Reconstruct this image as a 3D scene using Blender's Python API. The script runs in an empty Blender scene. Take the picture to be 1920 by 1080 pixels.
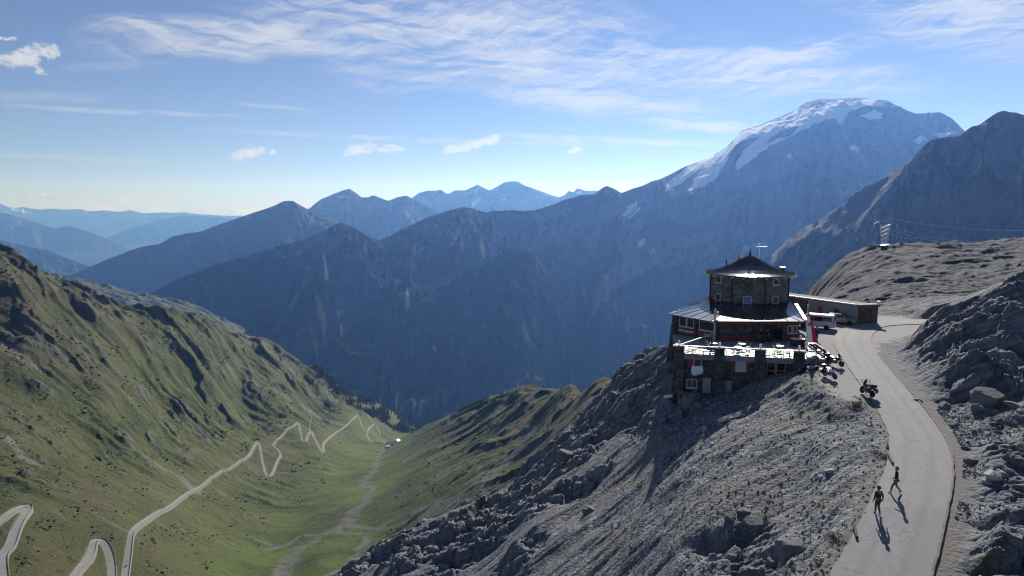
import bpy, bmesh, math, random
import numpy as np
from mathutils import Vector, Matrix, Euler
random.seed(7); RNG = np.random.default_rng(11)
SC = bpy.context.scene
COL = SC.collection
# ------------------------------------------------------------------ camera model
PITCH = math.radians(6.9); FPX = 1280.0
CP, SP = math.cos(PITCH), math.sin(PITCH)
def P(u, v, D):
    """point seen at photo position (u, v) at optical depth D (camera at the origin, looking along +Y)"""
    xc, yc = (u-960)/FPX, (540-v)/FPX
    return np.array([xc*D, (CP+yc*SP)*D, (-SP+yc*CP)*D])
def ray(u, v):
    return P(u, v, 1.0)
def project(x, y, z):
    c = y*CP - z*SP
    c = np.maximum(c, 1e-6)
    return 960+FPX*x/c, 540-FPX*(y*SP+z*CP)/c
def at_z(u, v, z):
    d = ray(u, v); return d*(z/d[2])
def at_y(u, v, y):
    d = ray(u, v); return d*(y/d[1])
cam = bpy.data.cameras.new('camera'); cam.lens = 24.0; cam.sensor_width = 36.0
cam.clip_start = 0.5; cam.clip_end = 150000
camo = bpy.data.objects.new('camera', cam); COL.objects.link(camo)
camo.rotation_euler = (math.pi/2-PITCH, 0, 0); SC.camera = camo
# ------------------------------------------------------------------ noise
_ang = np.linspace(0, 2*np.pi, 256, endpoint=False)
_GX, _GY = np.cos(_ang).astype(np.float32), np.sin(_ang).astype(np.float32)
def _hash(ix, iy, seed):
    h = ix.astype(np.uint32)*np.uint32(374761393) + iy.astype(np.uint32)*np.uint32(668265263) + np.uint32((seed*2246822519+3266489917) & 0xffffffff)
    h = (h ^ (h >> np.uint32(13)))*np.uint32(1274126177)
    h = (h ^ (h >> np.uint32(16)))*np.uint32(2654435761)
    return h ^ (h >> np.uint32(15))
def pn(x, y, seed=0):
    x = np.asarray(x, np.float64); y = np.asarray(y, np.float64)
    fx, fy = np.floor(x), np.floor(y)
    ix, iy = fx.astype(np.int64), fy.astype(np.int64)
    dx, dy = (x-fx).astype(np.float32), (y-fy).astype(np.float32)
    sx = dx*dx*dx*(dx*(dx*6-15)+10); sy = dy*dy*dy*(dy*(dy*6-15)+10)
    def g(ox, oy):
        k = _hash(ix+ox, iy+oy, seed) & np.uint32(255)
        return _GX[k]*(dx-ox)+_GY[k]*(dy-oy)
    a, b, c, d = g(0,0), g(1,0), g(0,1), g(1,1)
    return ((a+(b-a)*sx) + ((c+(d-c)*sx)-(a+(b-a)*sx))*sy)*1.5
def fbm(x, y, o=4, seed=0, gain=.5):
    s, a, t = 0, 1.0, 0
    for i in range(o):
        s = s+a*pn(x*2**i+i*17.3, y*2**i-i*9.1, seed+i); t += a; a *= gain
    return s/t
def ridged(x, y, o=4, seed=0, gain=.5):
    s, a, t = 0, 1.0, 0; w = 1.0
    for i in range(o):
        n = 1-np.abs(pn(x*2**i+i*13.7, y*2**i+i*5.3, seed+i))*1.6
        n = n*n*w; s = s+a*n; t += a; a *= gain; w = np.clip(n*1.3, 0, 1)
    return s/t
def worley(x, y, seed=0, jit=.9):
    """F1, F2, cell random (0..1) x3, offset to the cell's point"""
    x = np.asarray(x, np.float64); y = np.asarray(y, np.float64)
    ix, iy = np.floor(x).astype(np.int64), np.floor(y).astype(np.int64)
    fx, fy = (x-ix).astype(np.float32), (y-iy).astype(np.float32)
    f1 = np.full(x.shape, 9, np.float32); f2 = f1.copy(); hid = np.zeros(x.shape, np.uint32)
    ox = np.zeros(x.shape, np.float32); oy = ox.copy()
    for i in (-1, 0, 1):
        for j in (-1, 0, 1):
            h = _hash(ix+i, iy+j, seed)
            px = i+.5+((h & np.uint32(1023)).astype(np.float32)/1023-.5)*jit-fx
            py = j+.5+(((h >> np.uint32(10)) & np.uint32(1023)).astype(np.float32)/1023-.5)*jit-fy
            d = px*px+py*py
            m = d < f1
            f2 = np.where(m, f1, np.minimum(f2, d)); f1 = np.where(m, d, f1)
            hid = np.where(m, h, hid); ox = np.where(m, -px, ox); oy = np.where(m, -py, oy)
    h2 = _hash(hid.astype(np.int64), hid.astype(np.int64)//7, seed+5)
    r = [((h2 >> np.uint32(s)) & np.uint32(1023)).astype(np.float32)/1023 for s in (0, 10, 20)]
    return np.sqrt(f1), np.sqrt(f2), r, ox, oy
def blocks(x, y, L, seed, tilt=1.3):
    """fractured rock: every cell is its own tilted facet with a crack round it"""
    wx = x+fbm(x/L/1.3, y/L/1.3, 2, seed+40)*L*.5; wy = y+fbm(x/L/1.3, y/L/1.3, 2, seed+50)*L*.5
    f1, f2, r, ox, oy = worley(wx/L, wy/L, seed)
    h = (r[0]-.5)*.9 + tilt*((r[1]-.5)*ox+(r[2]-.5)*oy)
    e = np.clip((f2-f1)/.22, 0, 1)
    return h - .35*(1-e)**2, r[0]
def sstep(a, b, x):
    t = np.clip((x-a)/(b-a), 0, 1); return t*t*(3-2*t)
def seg_dist(x, y, pts):
    """distance to a polyline and the position (index, float) of the nearest point on it"""
    best = np.full(np.shape(x), 1e12); par = np.zeros(np.shape(x)); side = np.zeros(np.shape(x))
    for k in range(len(pts)-1):
        a, b = pts[k], pts[k+1]
        ex, ey = b[0]-a[0], b[1]-a[1]; L2 = ex*ex+ey*ey+1e-9
        t = np.clip(((x-a[0])*ex+(y-a[1])*ey)/L2, 0, 1)
        d = (x-a[0]-t*ex)**2+(y-a[1]-t*ey)**2
        m = d < best
        best = np.where(m, d, best); par = np.where(m, k+t, par)
        side = np.where(m, ex*(y-a[1])-ey*(x-a[0]), side)
    return np.sqrt(best), par, side
def in_poly(x, y, poly):
    ins = np.zeros(np.shape(x), bool); n = len(poly)
    for i in range(n):
        x0, y0 = poly[i][:2]; x1, y1 = poly[(i+1) % n][:2]
        c = ((y0 > y) != (y1 > y)) & (x < (x1-x0)*(y-y0)/((y1-y0) if y1 != y0 else 1e-9)+x0)
        ins ^= c
    return ins
def catmull(pts, n=8):
    p = [np.array(q, float) for q in pts]; p = [2*p[0]-p[1]]+p+[2*p[-1]-p[-2]]
    out = []
    for i in range(1, len(p)-2):
        for k in range(n):
            t = k/n
            out.append(.5*((2*p[i])+(p[i+1]-p[i-1])*t+(2*p[i-1]-5*p[i]+4*p[i+1]-p[i+2])*t*t+(3*p[i]-p[i-1]-3*p[i+1]+p[i+2])*t**3))
    out.append(p[-2]); return np.array(out)
# ------------------------------------------------------------------ objects
def tag(o, label=None, cat=None, group=None, kind=None):
    if label: o['label'] = label
    if cat: o['category'] = cat
    if group: o['group'] = group
    if kind: o['kind'] = kind
    return o
def empty(name, loc, rz=0, label=None, cat=None, group=None):
    o = bpy.data.objects.new(name, None); COL.objects.link(o); o.empty_display_size = .2
    o.location = loc; o.rotation_euler = (0, 0, rz)
    return tag(o, label, cat, group)
def copy_tree(o, parent=None):
    c = o.copy(); COL.objects.link(c); c.parent = parent
    for ch in list(o.children): copy_tree(ch, c)
    return c
class MB:
    """collects shapes of one part; off = world position of the thing they belong to"""
    def __init__(s, off=(0, 0, 0)): s.v = []; s.f = []; s.m = []; s.off = np.array(off, float); s.smooth = False
    def add(s, vs, fs, mi=0):
        b = len(s.v); s.v += [tuple(np.array(p, float)-s.off) for p in vs]
        s.f += [tuple(b+i for i in f) for f in fs]; s.m += [mi]*len(fs)
    def box(s, c, size, rz=0, mi=0, ax=None):
        hx, hy, hz = [q/2 for q in size]; c = np.array(c, float)
        X, Y, Z = (np.array([math.cos(rz), math.sin(rz), 0]), np.array([-math.sin(rz), math.cos(rz), 0]), np.array([0, 0, 1.])) if ax is None else ax
        vs = [c+X*a*hx+Y*b*hy+Z*d*hz for d in (-1, 1) for a, b in ((-1, -1), (1, -1), (1, 1), (-1, 1))]
        s.add(vs, [(3, 2, 1, 0), (4, 5, 6, 7), (0, 1, 5, 4), (1, 2, 6, 5), (2, 3, 7, 6), (3, 0, 4, 7)], mi)
    def bar(s, a, b, w, h=None, mi=0):
        """box running from a to b, w wide, h high"""
        a, b = np.array(a, float), np.array(b, float); d = b-a; L = np.linalg.norm(d)
        if L < 1e-6: return
        X = d/L; up = np.array([0, 0, 1.]) if abs(X[2]) < .95 else np.array([0, 1., 0])
        Y = np.cross(up, X); Y /= np.linalg.norm(Y); Z = np.cross(X, Y)
        s.box((a+b)/2, (L, w, h or w), ax=(X, Y, Z), mi=mi)
    def tube(s, pts, r, n=8, mi=0, cap=True):
        pts = [np.array(p, float) for p in pts]; m = len(pts)
        rs = [r]*m if np.isscalar(r) else list(r)
        vs = []
        for i, p in enumerate(pts):
            d = pts[min(i+1, m-1)]-pts[max(i-1, 0)]; d = d/(np.linalg.norm(d)+1e-9)
            up = np.array([0, 0, 1.]) if abs(d[2]) < .9 else np.array([1., 0, 0])
            A = np.cross(d, up); A /= np.linalg.norm(A); B = np.cross(d, A)
            for k in range(n):
                t = 2*math.pi*k/n; vs.append(p+(A*math.cos(t)+B*math.sin(t))*rs[i])
        fs = [(i*n+k, (i+1)*n+k, (i+1)*n+(k+1) % n, i*n+(k+1) % n) for i in range(m-1) for k in range(n)]
        if cap: fs += [tuple(range(n)), tuple((m-1)*n+k for k in reversed(range(n)))]
        s.add(vs, fs, mi)
    def lathe(s, c, prof, n=24, mi=0, rot=0, axis=None):
        """prof = [(r, z)...] turned round the vertical (or the given axis frame)"""
        c = np.array(c, float); X, Y, Z = axis or (np.array([1., 0, 0]), np.array([0, 1., 0]), np.array([0, 0, 1.]))
        vs = [c+X*r*math.cos(2*math.pi*k/n+rot)+Y*r*math.sin(2*math.pi*k/n+rot)+Z*z for r, z in prof for k in range(n)]
        m = len(prof)
        fs = [(i*n+k, i*n+(k+1) % n, (i+1)*n+(k+1) % n, (i+1)*n+k) for i in range(m-1) for k in range(n)]
        fs += [tuple(reversed(range(n))), tuple((m-1)*n+k for k in range(n))]
        s.add(vs, fs, mi)
    def prism(s, poly, z0, z1, mi=0, poly_top=None):
        n = len(poly); pt = poly_top or poly
        z0s = z0 if hasattr(z0, '__len__') else [z0]*n; z1s = z1 if hasattr(z1, '__len__') else [z1]*n
        vs = [(p[0], p[1], z0s[i]) for i, p in enumerate(poly)]+[(p[0], p[1], z1s[i]) for i, p in enumerate(pt)]
        fs = [(i, (i+1) % n, n+(i+1) % n, n+i) for i in range(n)]+[tuple(reversed(range(n))), tuple(range(n, 2*n))]
        s.add(vs, fs, mi)
    def sphere(s, c, r, n=10, mi=0):
        r = (r, r, r) if np.isscalar(r) else r
        c = np.array(c, float); m = n//2
        vs = [c+np.array([r[0]*math.sin(math.pi*i/m)*math.cos(2*math.pi*k/n), r[1]*math.sin(math.pi*i/m)*math.sin(2*math.pi*k/n), r[2]*math.cos(math.pi*i/m)]) for i in range(m+1) for k in range(n)]
        fs = [(i*n+k, (i+1)*n+k, (i+1)*n+(k+1) % n, i*n+(k+1) % n) for i in range(m) for k in range(n)]
        s.add(vs, fs, mi)
    def build(s, name, mat, parent=None, bevel=0, smooth=None):
        me = bpy.data.meshes.new(name); me.from_pydata([tuple(map(float, p)) for p in s.v], [], s.f)
        mats = mat if isinstance(mat, (list, tuple)) else [mat]
        for m in mats: me.materials.append(m)
        me.polygons.foreach_set('material_index', s.m)
        bm = bmesh.new(); bm.from_mesh(me); bmesh.ops.remove_doubles(bm, verts=bm.verts, dist=1e-5)
        bmesh.ops.recalc_face_normals(bm, faces=bm.faces)
        bm.to_mesh(me); bm.free()
        if smooth or (smooth is None and s.smooth):
            me.polygons.foreach_set('use_smooth', [True]*len(me.polygons))
        o = bpy.data.objects.new(name, me); COL.objects.link(o)
        if parent is not None: o.parent = parent
        if bevel:
            b = o.modifiers.new('bevel', 'BEVEL'); b.width = bevel; b.segments = 1; b.limit_method = 'ANGLE'
        return o
def grid_mesh(name, X, Y, Z, mat, attrs=None, smooth=True):
    r, c = X.shape
    me = bpy.data.meshes.new(name)
    co = np.stack([X, Y, Z], -1).reshape(-1, 3).astype(np.float32)
    i = np.arange((r-1)*(c-1)); base = (i//(c-1))*c+i % (c-1)
    q = np.stack([base, base+1, base+c+1, base+c], 1).astype(np.int32)
    me.vertices.add(len(co)); me.vertices.foreach_set('co', co.ravel())
    me.loops.add(q.size); me.loops.foreach_set('vertex_index', q.ravel())
    me.polygons.add(len(q)); me.polygons.foreach_set('loop_start', np.arange(0, q.size, 4, dtype=np.int32))
    me.polygons.foreach_set('use_smooth', np.full(len(q), smooth))
    me.update(calc_edges=True)
    for k, a in (attrs or {}).items():
        at = me.attributes.new(k, 'FLOAT', 'POINT'); at.data.foreach_set('value', np.asarray(a, np.float32).ravel())
    me.materials.append(mat)
    o = bpy.data.objects.new(name, me); COL.objects.link(o); return o
# ------------------------------------------------------------------ node helper
class NT:
    def __init__(s, tree): s.t = tree; s.n = tree.nodes; s.l = tree.links
    def node(s, typ, **kw):
        n = s.n.new(typ)
        for k, v in kw.items(): setattr(n, k, v)
        return n
    def put(s, sock, v):
        if hasattr(v, 'is_linked') or isinstance(v, bpy.types.NodeSocket): s.l.new(v, sock)
        elif hasattr(sock.default_value, '__len__'):
            v = tuple(v); L = len(sock.default_value)
            sock.default_value = v+(1,)*(L-len(v)) if len(v) < L else v[:L]
        else: sock.default_value = v
    def math(s, op, a, b=None, c=None, clamp=False):
        n = s.node('ShaderNodeMath', operation=op, use_clamp=clamp)
        for i, q in enumerate((a, b, c)):
            if q is not None: s.put(n.inputs[i], q)
        return n.outputs[0]
    def vmath(s, op, a, b=None):
        n = s.node('ShaderNodeVectorMath', operation=op); s.put(n.inputs[0], a)
        if b is not None: s.put(n.inputs[1], b)
        return n.outputs[0]
    def mix(s, f, a, b, blend='MIX'):
        n = s.node('ShaderNodeMix', data_type='RGBA', blend_type=blend)
        s.put(n.inputs[0], f); s.put(n.inputs[6], a); s.put(n.inputs[7], b); return n.outputs[2]
    def noise(s, vec, scale, detail=4, rough=.5, dist=0, out=0):
        n = s.node('ShaderNodeTexNoise'); s.put(n.inputs['Vector'], vec); n.inputs['Scale'].default_value = scale
        n.inputs['Detail'].default_value = detail; n.inputs['Roughness'].default_value = rough; n.inputs['Distortion'].default_value = dist
        return n.outputs[out]
    def voro(s, vec, scale, feature='F1', out='Distance'):
        n = s.node('ShaderNodeTexVoronoi', feature=feature); s.put(n.inputs['Vector'], vec); n.inputs['Scale'].default_value = scale
        return n.outputs[out]
    def ramp(s, f, stops):
        n = s.node('ShaderNodeValToRGB'); e = n.color_ramp.elements
        while len(e) < len(stops): e.new(.5)
        for i, (p, c) in enumerate(stops):
            e[i].position = p; e[i].color = tuple(c)+(1,) if len(c) == 3 else c
        s.put(n.inputs[0], f); return n.outputs[0]
    def step(s, f, a, b):
        n = s.node('ShaderNodeMapRange', interpolation_type='SMOOTHSTEP'); s.put(n.inputs[0], f)
        n.inputs[1].default_value = a; n.inputs[2].default_value = b; return n.outputs[0]
    def attr(s, name): return s.node('ShaderNodeAttribute', attribute_name=name).outputs['Fac']
    def scale3(s, vec, xyz):
        n = s.node('ShaderNodeMapping'); s.put(n.inputs[0], vec); n.inputs['Scale'].default_value = xyz; return n.outputs[0]
    def rotscale(s, vec, rot, xyz):
        n = s.node('ShaderNodeMapping'); s.put(n.inputs[0], vec); n.inputs['Rotation'].default_value = rot
        n2 = s.node('ShaderNodeMapping'); s.l.new(n.outputs[0], n2.inputs[0]); n2.inputs['Scale'].default_value = xyz; return n2.outputs[0]
    def bump(s, h, dist, strength=1, normal=None):
        n = s.node('ShaderNodeBump'); s.put(n.inputs['Height'], h); n.inputs['Distance'].default_value = dist; n.inputs['Strength'].default_value = strength
        if normal is not None: s.l.new(normal, n.inputs['Normal'])
        return n.outputs[0]
def new_mat(name):
    m = bpy.data.materials.new(name); m.use_nodes = True
    t = NT(m.node_tree); t.b = m.node_tree.nodes['Principled BSDF']; t.pos = t.node('ShaderNodeNewGeometry').outputs['Position']
    return m, t
MATS = {}
def simple(name, col, rough=.7, metal=0, var=.15, scale=6, bump=0, spec=.4):
    """plain surface with a little wear in its colour"""
    if name in MATS: return MATS[name]
    m, t = new_mat(name)
    tc = t.node('ShaderNodeTexCoord').outputs['Object']
    n = t.noise(tc, scale, 5, .6)
    c = t.mix(t.ramp(n, [(.3, (0, 0, 0)), (.7, (1, 1, 1))]), [q*(1-var) for q in col], [min(1, q*(1+var)) for q in col])
    t.put(t.b.inputs['Base Color'], c); t.b.inputs['Roughness'].default_value = rough; t.b.inputs['Metallic'].default_value = metal
    t.b.inputs['Specular IOR Level'].default_value = spec
    if bump: t.put(t.b.inputs['Normal'], t.bump(n, bump))
    MATS[name] = m; return m
# ------------------------------------------------------------------ terrain height field
ZR_Y = [25, 30, 41, 62, 85, 100, 130]; ZR_Z = [-20.3, -20.0, -18.9, -17.7, -16.9, -16.85, -17.2]
def road_z(y): return np.interp(y, ZR_Y, ZR_Z)
def on_road(u, v):
    y = 50.
    for _ in range(40):
        d = ray(u, v); y = .5*y+.5*d[1]*(road_z(y)/d[2])
    d = ray(u, v); return d*(y/d[1])
ROAD_PX = [(1640, 1120), (1652, 1075), (1683, 1000), (1708, 930), (1722, 880), (1722, 830), (1700, 785), (1668, 740), (1636, 700), (1612, 668), (1597, 640), (1612, 618), (1655, 606)]
ROAD_HW = [2.15, 2.1, 2.05, 2.0, 2.0, 2.0, 2.0, 2.0, 2.0, 2.05, 2.2, 2.0, 1.8]
_rp = [on_road(u, v) for u, v in ROAD_PX]
_rp = [np.array([_rp[0][0]-2.0, _rp[0][1]-6, 0])]+_rp+[np.array([66., 99, 0]), np.array([84., 101, 0])]
ROAD = catmull([p[:2] for p in _rp], 8)
ROADW = np.interp(np.linspace(0, 1, len(ROAD)), np.linspace(0, 1, len(ROAD_HW)+3), [2.2]+ROAD_HW+[1.8, 1.8])
# hut plan (world metres)
FLOOR = -17.0
T0 = np.array([19.46, 77.7]); T1 = np.array([31.97, 74.8]); T2 = np.array([35.3, 74.6])
HA, HB, HC, HD, HE, HF = [np.array(p) for p in ((36.1, 84.75), (25.5, 84.75), (21.85, 90.1), (28.7, 101.0), (38.6, 104.5), (40.0, 97.0))]
HUT_FOOT = [T0, T1, np.array([35.6, 83.8]), HF, HE, HD, HC]
FORECOURT = [(35.2, 74.4), *[tuple(on_road(*q)[:2]) for q in ((1526, 699), (1534, 716), (1558, 736), (1596, 758), (1616, 744))], (37.5, 66), (41.6, 76), (46, 83), (50, 86), (57, 92), (60, 97), (60, 104), (47, 106), (41.5, 101), (40.2, 96), (36.2, 84)]
CTRL = [  # (u, v, depth): where the photograph's ground is
 # scree shoulder left of the road
 (1400,750,74),(1500,740,69),(1560,790,59.5),(1600,880,49),(1500,900,52),(1450,1000,46),(1400,1075,43),(1200,1075,52),(1000,1075,63),(800,1075,80),(650,1075,100),
 (1350,800,68),(1200,800,82),(1200,900,68),(1200,1000,57),(1000,1000,70),(900,1000,85),(1000,900,95),(1100,800,100),(1100,900,78),(1300,900,60),(1300,1000,51),(1440,820,61),(1540,1000,43),(1520,1075,38.5),
 (1255,745,80),(1330,748,78),(1250,676,92),(1180,692,104),(1140,718,116),(1060,800,108),(1010,862,104),(940,935,98),(860,962,94),(740,1018,102),
 (1300,760,77),(1200,720,95),(1430,718,75.5),(1480,714,73.5),
 # drop behind the shoulder
 (1250,760,160),(1150,800,180),(1050,930,170),(990,1010,170),(860,1090,170),(740,1170,180),(600,1300,200),(1350,720,200),(1450,640,260),(1300,760,300),(1200,800,300),
 (600,1090,121),(500,1180,120),(400,1350,130),(300,1500,130),(500,1400,220),(200,1500,220),(0,1500,220),(-200,1500,220),
 # right of the road
 (1740,762,61.5),(1800,720,63.5),(1800,592,77),(1900,570,71),(1900,650,65),(1900,720,62),(1690,610,88),(1680,660,70),(1850,800,54.5),(1900,900,45),(1900,1000,38),(1910,800,53),(1800,1000,39.2),(1800,900,46),(1800,830,53),(2050,900,45),(2050,700,60),(2050,560,75),
 (1960,1050,35),(1760,1120,33),(1500,1180,33),(1300,1250,36),(1700,1250,28),(2000,1250,27),
 # plateau and the hill behind
 (1640,590,110),(1640,560,160),(1640,520,250),(1650,464,430),(1700,462,430),(1800,458,430),(1900,450,430),(2100,440,430),(1800,520,230),(1900,520,215),(1800,560,128),(1900,555,115),(1600,478,420),(1560,500,400),(1525,543,350),(1560,560,230),(1580,585,130),
 (1500,600,500),(1440,700,600),(1600,560,650),(1750,540,680),(1900,540,680),(2100,540,680),(1480,640,330),(1500,700,900),(1800,700,1000),(2000,700,1000),
 # green spur
 (1140,699,650),(1080,712,850),(1040,728,1050),(1000,736,1300),(930,752,1500),(850,778,1750),(790,800,2050),(1000,800,820),(1000,862,560),(900,900,600),(900,800,1120),(800,900,850),(800,1000,600),(700,1000,750),(1080,760,640),(1100,780,480),(1060,820,460),(760,860,1250),
 (600,1060,640),(560,1075,650),(650,950,900),(690,900,1150),(710,850,1600),(735,832,2000),(700,1100,560),(900,980,480),
 (1000,860,1900),(900,880,2300),(1100,860,1400),(1150,900,900),(820,900,2900),(1250,900,600),(1350,900,900),
 # left hillside
 (400,1060,600),(230,1075,500),(0,1075,420),(215,1000,540),(30,960,500),(240,990,560),(480,830,1300),(300,930,760),(500,890,1150),(660,785,1900),(600,850,1350),(560,800,1500),(300,800,1050),(0,900,560),(0,800,700),(150,800,850),(0,700,850),(0,600,950),
 (0,496,1050),(50,508,1090),(100,530,1150),(150,550,1220),(200,560,1300),(300,577,1500),(400,600,1700),(500,632,1950),(600,692,2200),(700,752,2450),(775,798,2700),(300,680,1300),(450,720,1600),(200,650,1100),(600,770,1900),(700,800,2100),(740,815,2250),
 (-150,470,980),(-150,700,800),(-150,1000,430),(-300,500,950),(-300,800,650),
 (0,620,1700),(200,680,1900),(400,720,2300),(600,820,2900),(775,880,3400),(-300,620,1600),(740,800,3600),(0,560,3600),(400,640,3800),(1100,800,3800),(1500,760,3000),
]
_c = np.array([P(*q) for q in CTRL]+[on_road(u, v) for u, v in ROAD_PX])
AS, LS = 3.0, 1.0
_q = np.stack([_c[:, 0]/_c[:, 1]*AS, np.log(_c[:, 1])*LS], 1); _w = _c[:, 2]/_c[:, 1]
def _tps(r2): return np.where(r2 > 1e-12, .5*r2*np.log(np.maximum(r2, 1e-12)), 0)
_n = len(_q); _K = _tps(((_q[:, None]-_q[None])**2).sum(-1))+np.eye(_n)*2e-3
_A = np.zeros((_n+3, _n+3)); _A[:_n, :_n] = _K; _A[:_n, _n] = 1; _A[:_n, _n+1:] = _q; _A[_n:, :_n] = _A[:_n, _n:].T
_sol = np.linalg.solve(_A, np.concatenate([_w, np.zeros(3)]))
GA = np.linspace(-1.15, 1.15, 380); GL = np.linspace(math.log(20), math.log(5200), 420)
_gq = np.stack(np.meshgrid(GA*AS, GL*LS), -1).reshape(-1, 2)
_G = np.zeros(len(_gq))
for i in range(0, len(_gq), 20000):
    b = _gq[i:i+20000]
    _G[i:i+20000] = _tps(((b[:, None]-_q[None])**2).sum(-1))@_sol[:_n]+_sol[_n]+b@_sol[_n+1:]
_G = _G.reshape(len(GL), len(GA))
def base_h(x, y):
    fa = np.clip((x/y-GA[0])/(GA[1]-GA[0]), 0, len(GA)-1.001); fl = np.clip((np.log(y)-GL[0])/(GL[1]-GL[0]), 0, len(GL)-1.001)
    ia, il = fa.astype(int), fl.astype(int); ta, tl = fa-ia, fl-il
    g = (_G[il, ia]*(1-ta)+_G[il, ia+1]*ta)*(1-tl)+(_G[il+1, ia]*(1-ta)+_G[il+1, ia+1]*ta)*tl
    return g*y
# solid rock in the near ground: (u, v, depth, radius, strength)
ROCKS = [(1250,680,90,7,1),(1200,700,98,8,1),(1150,720,110,9,1),(1120,770,106,9,1),(1180,760,92,6,.8),(1070,810,106,8,1),(1020,865,101,7,1),(1230,790,82,4.5,.7),(1260,760,80,4,.8),(1090,860,90,5,.8),
 (960,930,96,7,.9),(900,975,90,8,.9),(1000,960,80,5,.6),(820,1010,92,9,.8),(720,1050,100,9,.6),(880,1050,80,7,.6),(1060,930,78,5,.6),(960,1040,68,4,.5),(1400,1000,47,2.5,.55),(1430,1060,43,2.5,.6),(1340,1040,48,2.5,.5),
 (1740,700,67,6,1),(1800,660,68,7,1),(1860,640,68,7,1),(1920,640,66,8,1),(1700,640,74,5,1),(1760,610,78,5,.8),(1850,590,76,7,.9),(1980,650,66,9,1),(1680,620,82,4,.7),
 (1880,920,44,5,.55),(1860,1000,39,4,.6),(1900,860,49,5,.5),(1800,1060,36.5,2,.5),(1920,1050,36,4,.6),(1880,790,55,5,.35)]
_RW = [(P(u, v, d), r, s) for u, v, d, r, s in ROCKS]
FALL = [P(*q)[:2] for q in ((560,1075,650),(650,950,900),(690,900,1150),(710,850,1600),(735,832,2000),(775,800,2700))]
def cast0(u, v):
    d = ray(u, v); D = np.geomspace(300, 3500, 900); k = int(np.argmax(d[2]*D < base_h(d[0]*D, d[1]*D))); return (d*D[k])[:2]
PASS_B = [[cast0(u, v) for u, v in l] for l in ([(235,1090),(244,1005),(262,982),(350,926),(440,873),(479,832),(491,858),(503,893),(519,868),(524,845),(512,836),(548,801),(558,794),(566,822),(573,828),(584,809),(604,850),(612,826),(670,779),(680,805),(690,820),(728,833)], [(5,1085),(8,1036),(32,988),(53,953),(22,961),(-20,990)], [(135,1085),(166,1047),(175,1012),(204,1040),(209,1085)])]
def near_w(y): return 1-sstep(200, 330, y)
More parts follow.
